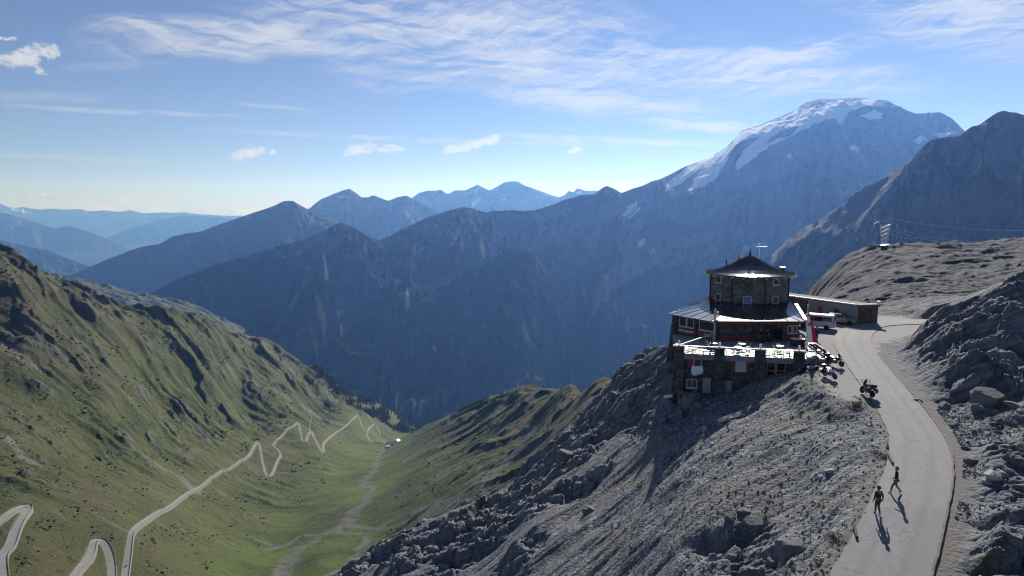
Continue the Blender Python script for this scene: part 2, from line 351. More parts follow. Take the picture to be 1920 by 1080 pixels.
def height(x, y, full=True):
    """ground height, and the masks its colours use"""
    x = np.asarray(x, float); y = np.asarray(y, float)
    z = base_h(x, y); wn = near_w(y)
    M = {}
    zero = np.zeros(x.shape)
    a = x/y
    # --- near: rock, scree
    R = zero.copy()
    near = wn > 0
    xs, ys = x[near], y[near]
    dn = np.zeros(xs.shape); tone = np.full(xs.shape, .5)
    if xs.size:
        r = np.zeros(xs.shape)
        for p, rad, s in _RW:
            r = np.maximum(r, s*1.45*np.exp(-((xs-p[0])**2+(ys-p[1])**2)/(rad*rad)*.8))
        r = r+fbm(xs/7, ys/7, 3, 3)*.45
        r = sstep(.35, .75, r)
        # fold the layers: they dip to the left and away
        u = xs*.55+ys*.83; w = xs*.83-ys*.55
        b1, t1 = blocks(u/1.0, w/1.9, 4.2, 21); b2, t2 = blocks(u, w/1.6, 1.7, 22); b3, t3 = blocks(xs, ys, .62, 23)
        rh = b1*1.5+b2*1.1+b3*.42+ridged(u/11, w/20, 3, 24)*2.2-.9+fbm(xs/1.1, ys/1.1, 3, 25)*.16
        f1, f2, q, ox, oy = worley(xs/.34+fbm(xs, ys, 2, 31)*.5, ys/.34, 32); g1, g2, q2, _, _ = worley(xs/.95, ys/.95, 33)
        st = (np.clip(1-f1*1.3, 0, 1)*q[0]**2*.11+np.clip(1-g1*1.15, 0, 1)*np.clip(q2[0]-.72, 0, 1)*.30)
        st += .07*((q[1]-.5)*ox+(q[2]-.5)*oy)
        along = xs*.95+ys*.3; across = -xs*.3+ys*.95
        chute = fbm(across/2.6, along/22, 4, 35)*.6
        sh = fbm(xs/6, ys/6, 3, 34)*.4+st*.45+chute
        dn = r*rh+(1-r)*sh
        tone = np.where(r > .5, .2+.6*(t2*.6+t3*.4), q[1]*.75+q2[1]*.25)
        z[near] += dn*wn[near]*np.clip((ys-15)/10, .0, 1)
        R[near] = r*wn[near]
    T = np.full(x.shape, .5); T[near] = tone
    # --- far: gullies, knolls
    far = wn < 1
    xs, ys = x[far], y[far]
    if xs.size:
        wf = 1-wn[far]; av = xs/ys
        df, par, side = seg_dist(xs, ys, FALL)
        hill = sstep(.25, .38, av)*(1-sstep(900, 1200, ys))
        amp = sstep(20, 260, df)*(1-hill)
        for rp in PASS_B: amp = amp*(.22+.78*sstep(10, 75, seg_dist(xs, ys, rp)[0]))
        left = side > 0
        wxx = xs+fbm(xs/160, ys/160, 3, 41)*70; wyy = ys+fbm(xs/160, ys/160, 3, 42)*70
        al = np.where(left, wxx*.93-wyy*.36, wxx*.97-wyy*.22); ac = np.where(left, wxx*.36+wyy*.93, wxx*.22+wyy*.97)
        gl = np.where(left, ridged(ac/95, al/480, 5, 43), ridged(ac/85, al/600, 5, 44))
        fg = ridged(ac/27, al/190, 3, 57)-.45
        kn = ridged(wxx/190, wyy/230, 4, 45)
        crag = sstep(.52, .74, ridged(ac/60+4.2, al/190, 4, 46)+fbm(xs/55, ys/55, 4, 47)*.42)
        dist = np.clip(ys/1250, .28, 1.15)
        zd = amp*dist*(np.where(left, 23, 22)*(gl-.45)+17*(kn-.42)+np.where(left, 4.5, 3)*crag+fg*4.5)+amp*dist*fbm(xs/26, ys/26, 5, 48, .6)*6+fbm(xs/8, ys/8, 3, 54)*(1.0+2.2*crag)*np.minimum(1, amp+.3)
        cb, ct = blocks(xs, ys, 9., 49); c2, _ = blocks(xs, ys, 4., 50)
        zd += amp*crag*(cb*3+c2*1.8)*dist
        hh = 0
        zd = zd*(1-hill)
        # keep the crests where they stand in the picture
        z[far] += zd*wf
        G = zero.copy(); G[far] = (1-hill)*wf
        CR = zero.copy(); CR[far] = crag*amp*wf
        M['grass'] = G; M['crag'] = CR
        M['lift'] = zero.copy(); M['lift'][far] = (kn*.6+gl*.4)*wf
        M['floor'] = zero.copy(); M['floor'][far] = (1-sstep(20, 150, df))*wf*(1-hill)
        M['leftside'] = zero.copy(); M['leftside'][far] = left*amp*wf
    else:
        for k in ('grass', 'crag', 'lift', 'floor', 'leftside'): M[k] = zero
    # --- bare hill at the right: low ribs slanting up to the right
    hw_ = sstep(.27, .40, a)*(1-sstep(900, 1200, y))*sstep(108, 150, y); hm = hw_ > 0
    if hm.any():
        xs, ys = x[hm], y[hm]; hq = ys-xs*.42; k = np.clip(ys/420, .18, 1)
        w_ = fbm(xs/50, ys/50, 3, 55)
        hh = (fbm(xs/70, ys/40, 5, 51)*6+(ridged(xs/70+w_, hq/22+w_*.8, 6, 52, .5)-.45)*3.8)*k+(ridged(xs/15+w_*2, hq/5, 5, 57, .6)-.4)*.75*np.sqrt(k)+fbm(xs/3, hq/1.6, 4, 56, .6)*.4
        z[hm] += hw_[hm]*hh
    # --- man-made cuts
    n2 = y < 135
    xs, ys = x[n2], y[n2]
    road = zero.copy()
    if xs.size:
        d, par, side = seg_dist(xs, ys, ROAD)
        hw = np.interp(par, np.arange(len(ROAD)), ROADW)
        e = d-hw
        zr = road_z(ys)
        right = side < 0
        wv = np.where(right, 1.5, .5)
        m = 1-sstep(wv*.6, wv+np.where(right, 1.6+3.2*sstep(56, 66, ys), 1.6), e)
        zz = z[n2]; zz = zz*(1-m)+(zr-.06)*m
        road[n2] = .7*(1-sstep(.25, wv+.4, e+fbm(xs/.8, ys/.8, 3, 60)*.7))
        fc = in_poly(xs, ys, FORECOURT)
        fd = seg_dist(xs, ys, FORECOURT+[FORECOURT[0]])[0]; fw = np.where(fc, 1, 1-sstep(0, 3.6, fd+fbm(xs/1.2, ys/1.2, 3, 61)*.8)); zz = zz*(1-fw)+(zr-.05)*fw; rr = road[n2]; ed = sstep(-.5, .5, np.where(fc, fd, -fd)+fbm(xs/1.1, ys/1.1, 4, 62)*1.4); rr = np.maximum(rr, ed); road[n2] = rr
        hp = in_poly(xs, ys, HUT_FOOT)
        sx = np.clip(((xs-T0[0])*(T1[0]-T0[0])+(ys-T0[1])*(T1[1]-T0[1]))/((T1-T0)@(T1-T0)), 0, 1)
        zz = np.where(hp, np.minimum(zz, -22.2+2.6*sx), zz)
        z[n2] = zz
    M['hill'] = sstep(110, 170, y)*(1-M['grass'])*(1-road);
    M['verge'] = road; M['rock'] = R; M['tone'] = T
    return z, M
def H(x, y): return height(np.atleast_1d(np.asarray(x, float)), np.atleast_1d(np.asarray(y, float)))[0]
def cast(u, v, dmin=25, dmax=4500, n=2600):
    """world point of the ground seen at photo position (u, v)"""
    d = ray(u, v); D = np.geomspace(dmin, dmax, n)
    X, Y, Z = d[0]*D, d[1]*D, d[2]*D
    h = H(X, Y); k = np.argmax(Z < h)
    if Z[k] >= h[k]: k = n-1
    if k == 0: return np.array([X[0], Y[0], h[0]])
    g0, g1 = Z[k-1]-h[k-1], Z[k]-h[k]; t = float(np.clip(g0/(g0-g1+1e-9), 0, 1))
    p = d*(D[k-1]+(D[k]-D[k-1])*t); return np.array([p[0], p[1], H(p[0], p[1])[0]])
# ------------------------------------------------------------------ ground material
def ground_material():
    m, t = new_mat('ground'); p = t.pos
    grass, rock, tone, verge = t.attr('grass'), t.attr('rock'), t.attr('tone'), t.attr('verge')
    crag, lift, floor, stream, streak = t.attr('crag'), t.attr('lift'), t.attr('floor'), t.attr('stream'), t.attr('streak')
    big = t.noise(p, .035, 5, .6); mid = t.noise(p, .5, 4, .65); fine = t.noise(p, 4.5, 4, .75); grit = t.voro(p, 5.5, 'F1', 'Color')
    gsep = t.node('ShaderNodeSeparateColor'); t.put(gsep.inputs[0], grit)
    s = t.math('ADD', t.math('MULTIPLY', tone, .55), t.math('ADD', t.math('MULTIPLY', fine, .35), t.math('ADD', t.math('MULTIPLY', t.math('SUBTRACT', gsep.outputs[0], .3), .42), t.math('MULTIPLY', t.math('SUBTRACT', t.noise(p, 14, 3, .8), .5), .35))))
    scree = t.ramp(s, [(.18, (.058, .063, .075)), (.42, (.108, .114, .13)), (.62, (.160, .166, .180)), (.85, (.29, .294, .30)), (1, (.46, .455, .44))])
    dust = t.step(t.noise(t.rotscale(p, (0, 0, .35), (.05, .25, .2)), 1.0, 4, .6), .46, .62)
    scree = t.mix(t.math('MULTIPLY', dust, .5), scree, t.mix(fine, (.12, .108, .086), (.21, .19, .155)))
    strata = t.noise(t.rotscale(p, (.25, .5, .6), (.25, 1.2, 3.2)), 1.0, 5, .65)
    rk = t.ramp(t.math('ADD', t.math('MULTIPLY', strata, .6), t.math('ADD', t.math('MULTIPLY', tone, .22), t.math('MULTIPLY', fine, .22))),
                [(.30, (.056, .063, .077)), (.48, (.122, .131, .149)), (.60, (.21, .216, .23)), (.78, (.42, .415, .405))])
    moss = t.step(t.noise(p, .22, 4, .6), .62, .72)
    rk = t.mix(t.math('MULTIPLY', moss, .65), rk, (.07, .075, .03))
    near = t.mix(rock, scree, rk)
    vg = t.mix(mid, (.15, .136, .124), (.235, .215, .198)); vg = t.mix(t.math('MULTIPLY', fine, .5), vg, (.10, .094, .088))
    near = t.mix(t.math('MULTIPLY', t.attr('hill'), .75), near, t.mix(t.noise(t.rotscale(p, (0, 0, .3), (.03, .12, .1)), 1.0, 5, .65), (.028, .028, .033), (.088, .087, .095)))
    near = t.mix(t.step(verge, .02, .66), near, vg); near = t.mix(t.step(verge, .8, 1.0), near, t.mix(mid, (.235, .228, .228), (.30, .29, .288)))
    # valley: pasture
    n1 = t.noise(p, .012, 5, .6); n2 = t.noise(p, .06, 6, .7); n3 = t.noise(p, .35, 6, .78)
    gv = t.math('ADD', t.math('MULTIPLY', n1, .5), t.math('ADD', t.math('MULTIPLY', n2, .35), t.math('MULTIPLY', n3, .42)))
    gr = t.ramp(gv, [(.42, (.022, .032, .014)), (.53, (.043, .055, .018)), (.61, (.066, .080, .022)), (.69, (.094, .098, .034)), (.80, (.12, .108, .055))])
    zs = t.node('ShaderNodeSeparateXYZ'); t.put(zs.inputs[0], p); hi = t.step(t.math('ADD', zs.outputs[2], t.math('MULTIPLY', t.math('SUBTRACT', n1, .5), 420)), -330, -120)
    gr = t.mix(t.math('MULTIPLY', hi, .6), gr, t.mix(n2, (.035, .030, .020), (.115, .092, .055)))
    lush = t.math('MULTIPLY', floor, t.step(n1, .42, .6)); gr = t.mix(t.math('MULTIPLY', lush, .75), gr, (.082, .128, .020))
    gr = t.mix(t.math('MULTIPLY', t.step(t.math('ADD', n2, t.math('MULTIPLY', t.math('SUBTRACT', n3, .5), .5)), .57, .66), .75), gr, (.018, .025, .014))      # dwarf juniper
    grey = t.mix(n3, (.12, .12, .115), (.30, .29, .27))
    cr = t.mix(t.math('ADD', t.math('MULTIPLY', n3, .7), t.math('MULTIPLY', n2, .3)), (.04, .042, .036), (.17, .165, .14))
    gr = t.mix(t.math('MULTIPLY', t.step(t.math('ADD', crag, t.math('MULTIPLY', t.math('SUBTRACT', n3, .5), .7)), .35, .7), .85), gr, cr)
    gr = t.mix(t.math('MULTIPLY', streak, .62), gr, grey); gr = t.mix(t.math('MULTIPLY', t.math('MULTIPLY', stream, .8), t.step(t.math('ADD', n2, t.math('MULTIPLY', n3, .4)), .52, .74)), gr, t.mix(n3, (.085, .083, .078), (.20, .196, .188)))
    c = t.mix(grass, near, gr)
    t.put(t.b.inputs['Base Color'], c); t.b.inputs['Roughness'].default_value = .93; t.b.inputs['Specular IOR Level'].default_value = .18
    # relief finer than the mesh
    pebble = t.voro(p, 3.6, 'F1', 'Distance'); peb2 = t.voro(p, 9.0, 'F1', 'Distance')
    nearb = t.math('ADD', t.math('MULTIPLY', fine, .6), t.math('SUBTRACT', 1.0, t.math('ADD', t.math('MULTIPLY', pebble, .8), t.math('MULTIPLY', peb2, .4))))
    hb = t.math('MULTIPLY', nearb, t.math('SUBTRACT', 1.0, t.math('MULTIPLY', verge, .8)))
    b1 = t.bump(hb, .12, .75)
    b2 = t.bump(t.math('MULTIPLY', t.math('ADD', n2, t.math('MULTIPLY', n3, .75)), grass), 3.2, .9, b1)
    t.put(t.b.inputs['Normal'], b2)
    return m
GM = ground_material()
def px_line(pts): return [cast(u, v)[:2] for u, v in pts]
STREAMS = [([(500,1100),(540,1055),(575,1022),(610,1000),(645,985),(668,965)], 11), ([(650,978),(700,990),(760,985)], 5), ([(640,990),(680,1005),(730,1030),(790,1022)], 5), ([(668,965),(690,935),(684,905),(700,880),(712,852),(722,838)], 7), ([(610,1000),(560,1000),(520,1030)], 4)]
STREAKS = [([(430,690),(520,738),(590,775),(640,795)], 9), ([(250,545),(290,580),(330,625)], 8), ([(130,520),(190,570),(215,600)],6), ([(1140,712),(1040,770),(960,810)], 12), ([(1000,880),(900,905),(800,950)], 10), ([(380,585),(470,640),(540,690)], 13), ([(0,640),(60,690)],6), ([(95,650),(150,690)],6), ([(250,840),(330,890),(370,925)], 8), ([(0,820),(90,880)], 6), ([(1120,740),(1010,835),(940,870)],14), ([(960,900),(850,945),(770,965)], 8)]
STREAMS = [(px_line(p), w) for p, w in STREAMS]; STREAKS = [(px_line(p), w) for p, w in STREAKS]
def ground_patch(name, a0, a1, y0, y1, na, ny, sink=0):
    A = np.linspace(a0, a1, na); L = np.exp(np.linspace(math.log(y0), math.log(y1), ny))
    Y = np.repeat(L[:, None], len(A), 1); X = Y*A[None]
    Z, M = height(X, Y)
    st = np.zeros(X.shape); sk = np.zeros(X.shape)
    if y1 > 400:
        wob = fbm(X/25, Y/25, 3, 71); wx, wy = X+fbm(X/60, Y/60, 2, 72)*18, Y+fbm(X/60, Y/60, 2, 73)*18
        for p, w in STREAMS:
            d = seg_dist(wx, wy, p)[0]; st = np.maximum(st, 1-sstep(w*.5, w*1.3, d+wob*w*.9))
        for p, w in STREAKS:
            d = seg_dist(wx, wy, p)[0]; sk = np.maximum(sk, (1-sstep(w*.2, w*1.3, d+wob*w*1.1))*.8)
        # fans of loose grey shale down both sides
        al = X*.94-Y*.34; ac = X*.34+Y*.94
        f = ridged(ac/34+fbm(X/90, Y/90, 2, 74)*1.2, al/420, 3, 75)+fbm(X/45, Y/45, 3, 76)*.45
        sk = np.maximum(sk, sstep(.86, 1.02, f)*.6*(M['floor'] < .5))
        rs = (1-M['leftside'])*(M['floor'] < .8)
        al = X*.97-Y*.22; ac = X*.22+Y*.97
        f = ridged(ac/40+fbm(X/90, Y/90, 2, 77)*1.2, al/500, 3, 78)+fbm(X/60, Y/60, 3, 79)*.5
        sk = np.maximum(sk, sstep(.62, .9, f)*.6*rs)
    at = {k: M[k] for k in ('grass', 'rock', 'tone', 'verge', 'crag', 'lift', 'floor')}; at['stream'] = st; at['hill'] = M['hill']; at['streak'] = sk
    o = grid_mesh(name, X, Y, np.maximum(Z-sink, -1460), GM, at)
    tag(o, kind='structure'); return o
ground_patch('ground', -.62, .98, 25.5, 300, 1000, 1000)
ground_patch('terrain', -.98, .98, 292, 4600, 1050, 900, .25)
me = bpy.data.meshes.new('plain'); S = 58000
me.from_pydata([(-46500, -800, -1500), (46500, -800, -1500), (46500, 47000, -1500), (-46500, 47000, -1500)], [], [(0, 1, 2, 3)])
# ------------------------------------------------------------------ far mountains
def mountain_material(name, rock, veg, tree, zl, zt, snowy=False, meadow=(.075, .06, .04)):
    m, t = new_mat(name); p = t.pos
    z = t.node('ShaderNodeSeparateXYZ'); t.put(z.inputs[0], p); z = z.outputs[2]
    n = t.noise(p, .0022, 6, .62); n2 = t.noise(p, .011, 6, .7); n3 = t.noise(p, .05, 4, .7)
    fl = t.attr('flank')
    m1 = t.noise(t.rotscale(p, (.3, .4, .5), (.0012, .0026, .0034)), 1.0, 6, .62); v_ = t.math('ADD', t.math('MULTIPLY', m1, .6), t.math('MULTIPLY', n2, .4))
    rk = t.ramp(v_, [(.36, [q*.38 for q in rock]), (.48, [q*.85 for q in rock]), (.56, [q*1.35 for q in rock]), (.68, [min(1, q*2.4) for q in rock])])
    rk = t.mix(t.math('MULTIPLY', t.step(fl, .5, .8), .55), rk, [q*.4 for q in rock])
    rk = t.mix(t.math('MULTIPLY', t.step(n3, .55, .7), .5), rk, [q*.5 for q in rock])
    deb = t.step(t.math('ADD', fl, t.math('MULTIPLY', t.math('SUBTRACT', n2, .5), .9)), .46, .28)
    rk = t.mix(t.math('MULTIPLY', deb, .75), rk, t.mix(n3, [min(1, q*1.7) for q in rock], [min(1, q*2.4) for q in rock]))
    rk = t.mix(t.math('MULTIPLY', t.step(t.noise(t.scale3(p, (.004, .004, .0011)), 1.0, 6, .7),   .54, .66), .35), rk, [q*.35 for q in rock])
    zz = t.math('ADD', z, t.math('MULTIPLY', t.math('SUBTRACT', n, .5), 900))
    c = t.mix(t.step(zz, zl, zl-350), rk, t.mix(t.step(n2, .42, .6), veg, meadow))
    c = t.mix(t.math('MULTIPLY', t.step(t.math('ADD', zz, t.math('MULTIPLY', t.math('SUBTRACT', n3, .5), 260)), zt+80, zt-120), t.step(n2, .68, .56)), c, tree)
    c = t.mix(t.math('MULTIPLY', t.attr('scree'), .8), c, t.mix(n3, (.2, .2, .2), (.36, .35, .33)))
    if snowy:
        sn = t.step(t.math('ADD', t.attr('snow'), t.math('MULTIPLY', t.math('SUBTRACT', n2, .5), .22)), .40, .52)
        c = t.mix(sn, c, (.90, .91, .92))
    t.put(t.b.inputs['Base Color'], c); t.b.inputs['Roughness'].default_value = .95; t.b.inputs['Specular IOR Level'].default_value = .1
    h = t.math('ADD', t.math('MULTIPLY', n2, 1.0), t.math('MULTIPLY', n3, .35))
    if snowy: h = t.math('MULTIPLY', h, t.math('SUBTRACT', 1.0, t.math('MULTIPLY', sn, .8)))
    t.put(t.b.inputs['Normal'], t.bump(h, 55, .7))
    return m
def mountain(name, pts, mat, front, back, slope, na, nf, amp, sc, seed, zb=-1480, jag=.0016, snow=None, scree=None, power=.93, dome=None, ribs=None, rib_k=.72):
    W = np.array([P(*q) for q in pts]); d = np.concatenate([[0], np.cumsum(np.linalg.norm(np.diff(W[:, :2], axis=0), axis=1))])
    tau = np.linspace(0, d[-1], na)
    C = np.stack([np.interp(tau, d, W[:, k]) for k in range(3)], 1)
    k = 3; ker = np.ones(k)/k
    Cz = C[:, 2]+fbm(tau/(sc*.22), tau*0+seed, 5, seed+9, .55)*W[:, 1].mean()*jag
    s = np.concatenate([-front*np.linspace(1, 0, nf)**1.35, back*np.linspace(0, 1, max(12, nf//5))[1:]**1.3])
    T, Sg = np.meshgrid(tau, s); yc = np.repeat(C[None, :, 1], len(s), 0); xc = np.repeat(C[None, :, 0], len(s), 0); zc = np.repeat(Cz[None], len(s), 0)
    Sg = np.where(Sg < 0, Sg*np.minimum(1, (yc*.72)/front), Sg)
    Y = yc+Sg; X = xc*(Y/yc); A = np.abs(Sg)
    wx = X+fbm(X/sc, Y/sc, 3, seed)*sc*.45; wy = Y+fbm(X/sc, Y/sc, 3, seed+1)*sc*.45
    g = ridged(T/(sc*.6)+fbm(T/(sc*.8), Sg/(sc*.8), 4, seed+2)*.9+Sg/(sc*2.6), Sg/(sc*2.0), 4, seed+3, .38)
    r = ridged(wx/sc, wy/(sc*1.15), 6, seed+4, .40)
    grow = np.clip(A/(sc*.9), 0, 1)
    ref = 1200.
    Z = zc-slope*ref*(A/ref)**power
    if dome is not None:
        pw = np.interp(tau, d, np.interp([q[0] for q in pts], *dome))[None]
        Z = np.where(A < ref, zc-slope*ref*(A/ref)**pw, Z); soft = 1-.9*np.clip((pw-1)/.6, 0, 1)*(1-sstep(900, 2000, A))
    else: soft = 1.
    if ribs:
        ca, cy_, cz_ = C[:, 0]/C[:, 1], C[:, 1], C[:, 2]; best = np.full(X.shape, -1e9)
        for rb in ribs:
            q3 = []
            for u, v, lift in rb:
                dv = ray(u, v); y0 = np.interp(dv[0]/dv[1], ca, cy_); z0 = np.interp(dv[0]/dv[1], ca, cz_); AA = np.linspace(0, front, 600)
                f_ = (z0-slope*ref*(AA/ref)**power)-(y0-AA)*dv[2]/dv[1]; k_ = int(np.argmax(f_ < 0)) if (f_ < 0).any() else 0
                yy = y0-AA[k_]-lift*.75; q3.append((yy*dv[0]/dv[1], yy, yy*dv[2]/dv[1]))
            q3 = np.array(q3); cq = catmull(q3, 5); dd, par, _ = seg_dist(X+fbm(X/260, Y/260, 3, seed+14)*60, Y+fbm(X/260, Y/260, 3, seed+15)*60, [c[:2] for c in cq])
            zr_ = np.interp(par, np.arange(len(cq)), cq[:, 2]); best = np.maximum(best, zr_-rib_k*dd)
        ks = 25.; Z = np.where(best-Z > -300, np.maximum(Z, best)+ks*np.exp(-np.abs(Z-best)/ks)*.5, Z)
    grow = np.where(Sg > 0, grow*.2, grow); soft = soft*np.where(Sg > 0, .25, 1)
    Z = Z+soft*amp*grow*((r-.42)*1.5+(g-.5)*.9)+soft*amp*.16*np.clip(A/(sc*.12), 0, 1)*(ridged(wx/(sc*.19), wy/(sc*.24), 5, seed+6, .42)-.45)*1.6
    g2 = ridged(T/(sc*.24)+fbm(T/(sc*.4), Sg/(sc*.4), 4, seed+12)*.9-Sg/(sc*.9), Sg/(sc*.55), 4, seed+13, .4); Z = Z+soft*amp*.30*np.clip(A/(sc*.4), 0, 1)*(g2-.45)
    # steps of the cliffs
    st = fbm(X/(sc*.8), Y/(sc*.8), 3, seed+7)
    Z = Z+soft*amp*.10*grow*np.sin((Z/(amp*.9)+st*2.2)*3.)
    k = 140.; Z = np.where(Z-zb > 6*k, Z, zb+k*np.log1p(np.exp(np.clip((Z-zb)/k, -30, 30))))
    U, V = project(X, Y, Z)
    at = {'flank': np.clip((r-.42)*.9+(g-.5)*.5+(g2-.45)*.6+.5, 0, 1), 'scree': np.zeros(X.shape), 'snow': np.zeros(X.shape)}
    nz = fbm(X/(sc*.16), Y/(sc*.16), 4, seed+8); nu = fbm(X/(sc*.2), Z/(sc*.2), 5, seed+10, .6)
    for key, lst in (('snow', snow or []), ('scree', scree or [])):
        for poly in lst:
            pp = [tuple(q) for q in poly]
            ins = in_poly(U+nu*7, V+nz*5, pp).astype(float)
            dd = seg_dist(U+nu*7, V+nz*5, pp+[pp[0]])[0]
            val = np.where(ins > 0, .5+np.clip(dd/8, 0, .5), .5-np.clip(dd/8, 0, .5))*(Sg < front*.05)
            at[key] = np.maximum(at[key], val)
    o = grid_mesh(name, X, Y, Z, mat, at); return tag(o, kind='structure')
M_near = mountain_material('dark mountain rock', (.075, .075, .082), (.06, .062, .04), (.03, .036, .03), -200, -2500)
M_ort = mountain_material('glacier mountain rock', (.078, .084, .10), (.045, .052, .034), (.014, .022, .016), -330, -420, True)
M_mid = mountain_material('ridge rock', (.12, .118, .12), (.04, .066, .04), (.017, .026, .018), 60, -450)
M_far = mountain_material('distant rock', (.13, .13, .13), (.06, .066, .04), (.02, .03, .02), 0, -600, True)
plain_m, _t = new_mat('valley floor'); _t.put(_t.b.inputs['Base Color'], _t.mix(_t.noise(_t.pos, .002, 5), (.03, .045, .02), (.09, .1, .05)))
me.materials.append(plain_m); po = bpy.data.objects.new('valley_floor', me); COL.objects.link(po); tag(po, kind='structure')
SNOW = [[(1640,186),(1560,190),(1500,206),(1440,232),(1392,246),(1372,268),(1350,286),(1330,300),(1312,318),(1300,345),(1290,358),(1318,352),(1345,330),(1362,300),(1378,272),(1392,262),(1420,258),(1452,246),(1500,236),(1560,222),(1600,205),(1640,196)],
        [(1376,318),(1392,296),(1425,275),(1452,262),(1480,255),(1500,238),(1530,226),(1520,236),(1490,252),(1458,266),(1430,282),(1405,300),(1385,320)],
        [(1500,206),(1540,204),(1580,206),(1590,214),(1575,232),(1560,216),(1530,222),(1470,240),(1440,262),(1420,292),(1395,310),(1375,312),(1405,272),(1450,240)],
        [(1300,305),(1345,286),(1320,310),(1285,338),(1262,352),(1245,362),(1250,345),(1275,322)], [(1612,218),(1635,208),(1655,212),(1652,224),(1630,224)],
        [(1712,262),(1730,254),(1740,258),(1722,270)], [(1745,250),(1770,246),(1800,250),(1760,256)], [(1476,290),(1486,286),(1484,297),(1478,298)], [(1590,272),(1612,278),(1610,286),(1596,282)],
        [(1168,402),(1180,384),(1196,378),(1192,392),(1172,408)], [(1176,408),(1198,390),(1202,392),(1182,410)], [(1192,458),(1206,446),(1214,455),(1198,464)], [(1215,470),(1228,466),(1234,480),(1222,474)]]
SCREE = [[(1120,530),(1150,500),(1225,470),(1235,490),(1190,520),(1150,545),(1130,570),(1110,590)], [(575,520),(580,522),(550,575),(520,618),(514,618),(540,580)], [(745,545),(800,530),(870,515),(880,520),(800,545),(745,556)], [(850,545),(920,540),(820,620),(800,628)], [(960,545),(968,560),(960,590),(950,560)], [(985,540),(1000,560),(985,590)]]
RIBS = [[(640,425,20),(622,480,120),(600,560,200),(630,640,220),(690,720,150)], [(648,425,20),(690,480,80),(735,545,160),(770,600,140)], [(868,395,20),(885,430,120),(862,480,180),(835,530,160)], [(760,432,10),(772,470,90),(800,520,120)],
 [(1000,400,15),(1030,450,110),(1050,520,170),(1020,600,200),(960,690,180)], [(1140,355,20),(1118,420,140),(1105,490,210),(1135,570,240),(1110,650,230),(1060,730,170)], [(1240,342,20),(1252,420,150),(1228,500,220),(1245,590,220),(1210,680,180)], [(1400,310,10),(1390,365,140),(1362,430,230),(1325,510,260),(1290,590,220)],
 [(1500,265,20),(1492,330,130),(1475,400,210),(1440,480,240),(1420,560,200)], [(1625,232,10),(1615,290,130),(1590,360,220),(1555,440,230),(1530,520,180)], [(1740,216,10),(1710,290,140),(1680,360,200),(1650,430,180)], [(455,485,15),(440,560,120),(470,640,160),(520,710,140)], [(330,525,10),(365,590,100),(420,660,130)], [(545,460,10),(535,540,110),(560,620,150),(600,690,120)], [(930,400,10),(915,440,80),(930,480,110)], [(1310,310,10),(1300,380,100),(1275,450,140)]]
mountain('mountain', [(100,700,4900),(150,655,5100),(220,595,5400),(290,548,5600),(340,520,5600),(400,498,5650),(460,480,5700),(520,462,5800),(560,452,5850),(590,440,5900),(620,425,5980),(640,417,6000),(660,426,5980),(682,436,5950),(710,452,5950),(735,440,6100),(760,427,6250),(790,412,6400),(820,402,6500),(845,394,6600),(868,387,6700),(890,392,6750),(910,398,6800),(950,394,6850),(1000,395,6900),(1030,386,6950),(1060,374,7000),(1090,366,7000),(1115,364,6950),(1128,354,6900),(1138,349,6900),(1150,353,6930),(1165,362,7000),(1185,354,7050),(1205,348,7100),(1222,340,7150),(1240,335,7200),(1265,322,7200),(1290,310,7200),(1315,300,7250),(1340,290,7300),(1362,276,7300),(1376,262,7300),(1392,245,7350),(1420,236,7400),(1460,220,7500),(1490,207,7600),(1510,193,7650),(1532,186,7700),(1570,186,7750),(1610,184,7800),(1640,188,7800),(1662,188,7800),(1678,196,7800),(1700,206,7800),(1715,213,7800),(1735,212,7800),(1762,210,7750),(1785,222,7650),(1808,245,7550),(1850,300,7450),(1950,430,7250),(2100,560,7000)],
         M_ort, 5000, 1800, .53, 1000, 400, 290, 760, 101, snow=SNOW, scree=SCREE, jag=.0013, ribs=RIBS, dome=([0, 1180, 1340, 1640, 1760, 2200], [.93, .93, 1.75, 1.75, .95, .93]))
mountain('spur', [(690,690,4300),(740,610,4600),(775,570,4800),(820,546,5000),(850,525,5100),(872,510,5150),(915,490,5250),(940,476,5280),(960,469,5300),(985,470,5330),(1003,476,5350),(1020,500,5350),(1040,535,5300),(1080,590,5200),(1140,660,5000)],
         M_mid, 2600, 700, .52, 420, 180, 130, 420, 131, jag=.0007)
mountain('ridge', [(-40,580,9200),(60,550,9200),(150,508,9300),(200,487,9400),(240,471,9500),(265,463,9500),(300,457,9500),(322,444,9500),(350,438,9500),(380,433,9500),(400,425,9500),(440,411,9500),(475,399,9500),(500,391,9500),(515,385,9500),(532,377,9500),(550,377,9500),(565,386,9500),(585,396,9500),(605,402,9600),(640,420,9700),(680,440,9800),(760,480,9900)],
         M_mid, 3600, 1500, .52, 460, 170, 270, 800, 151, jag=.0008, ribs=[[(545,382,10),(520,412,110),(480,445,180),(440,485,200)], [(556,384,10),(585,420,100),(610,452,130)], [(400,430,10),(370,460,130),(330,492,150)], [(300,460,10),(262,492,120),(236,520,130)], [(480,402,10),(455,430,90),(410,470,150)]])
mountain('ridge', [(480,470,12800),(540,418,12800),(565,400,12900),(585,387,13000),(602,373,13000),(630,362,13000),(642,357,13000),(655,354,13000),(668,362,13000),(678,370,13000),(690,370,13000),(700,366,13000),(712,371,13000),(728,376,13000),(745,370,13000),(762,367,13000),(785,378,13100),(815,392,13200),(850,412,13300),(920,450,13500)],
         M_far, 4200, 1500, .6, 360, 130, 300, 1100, 161, jag=.001, snow=[[(632,368),(655,369),(658,372),(634,372)]])
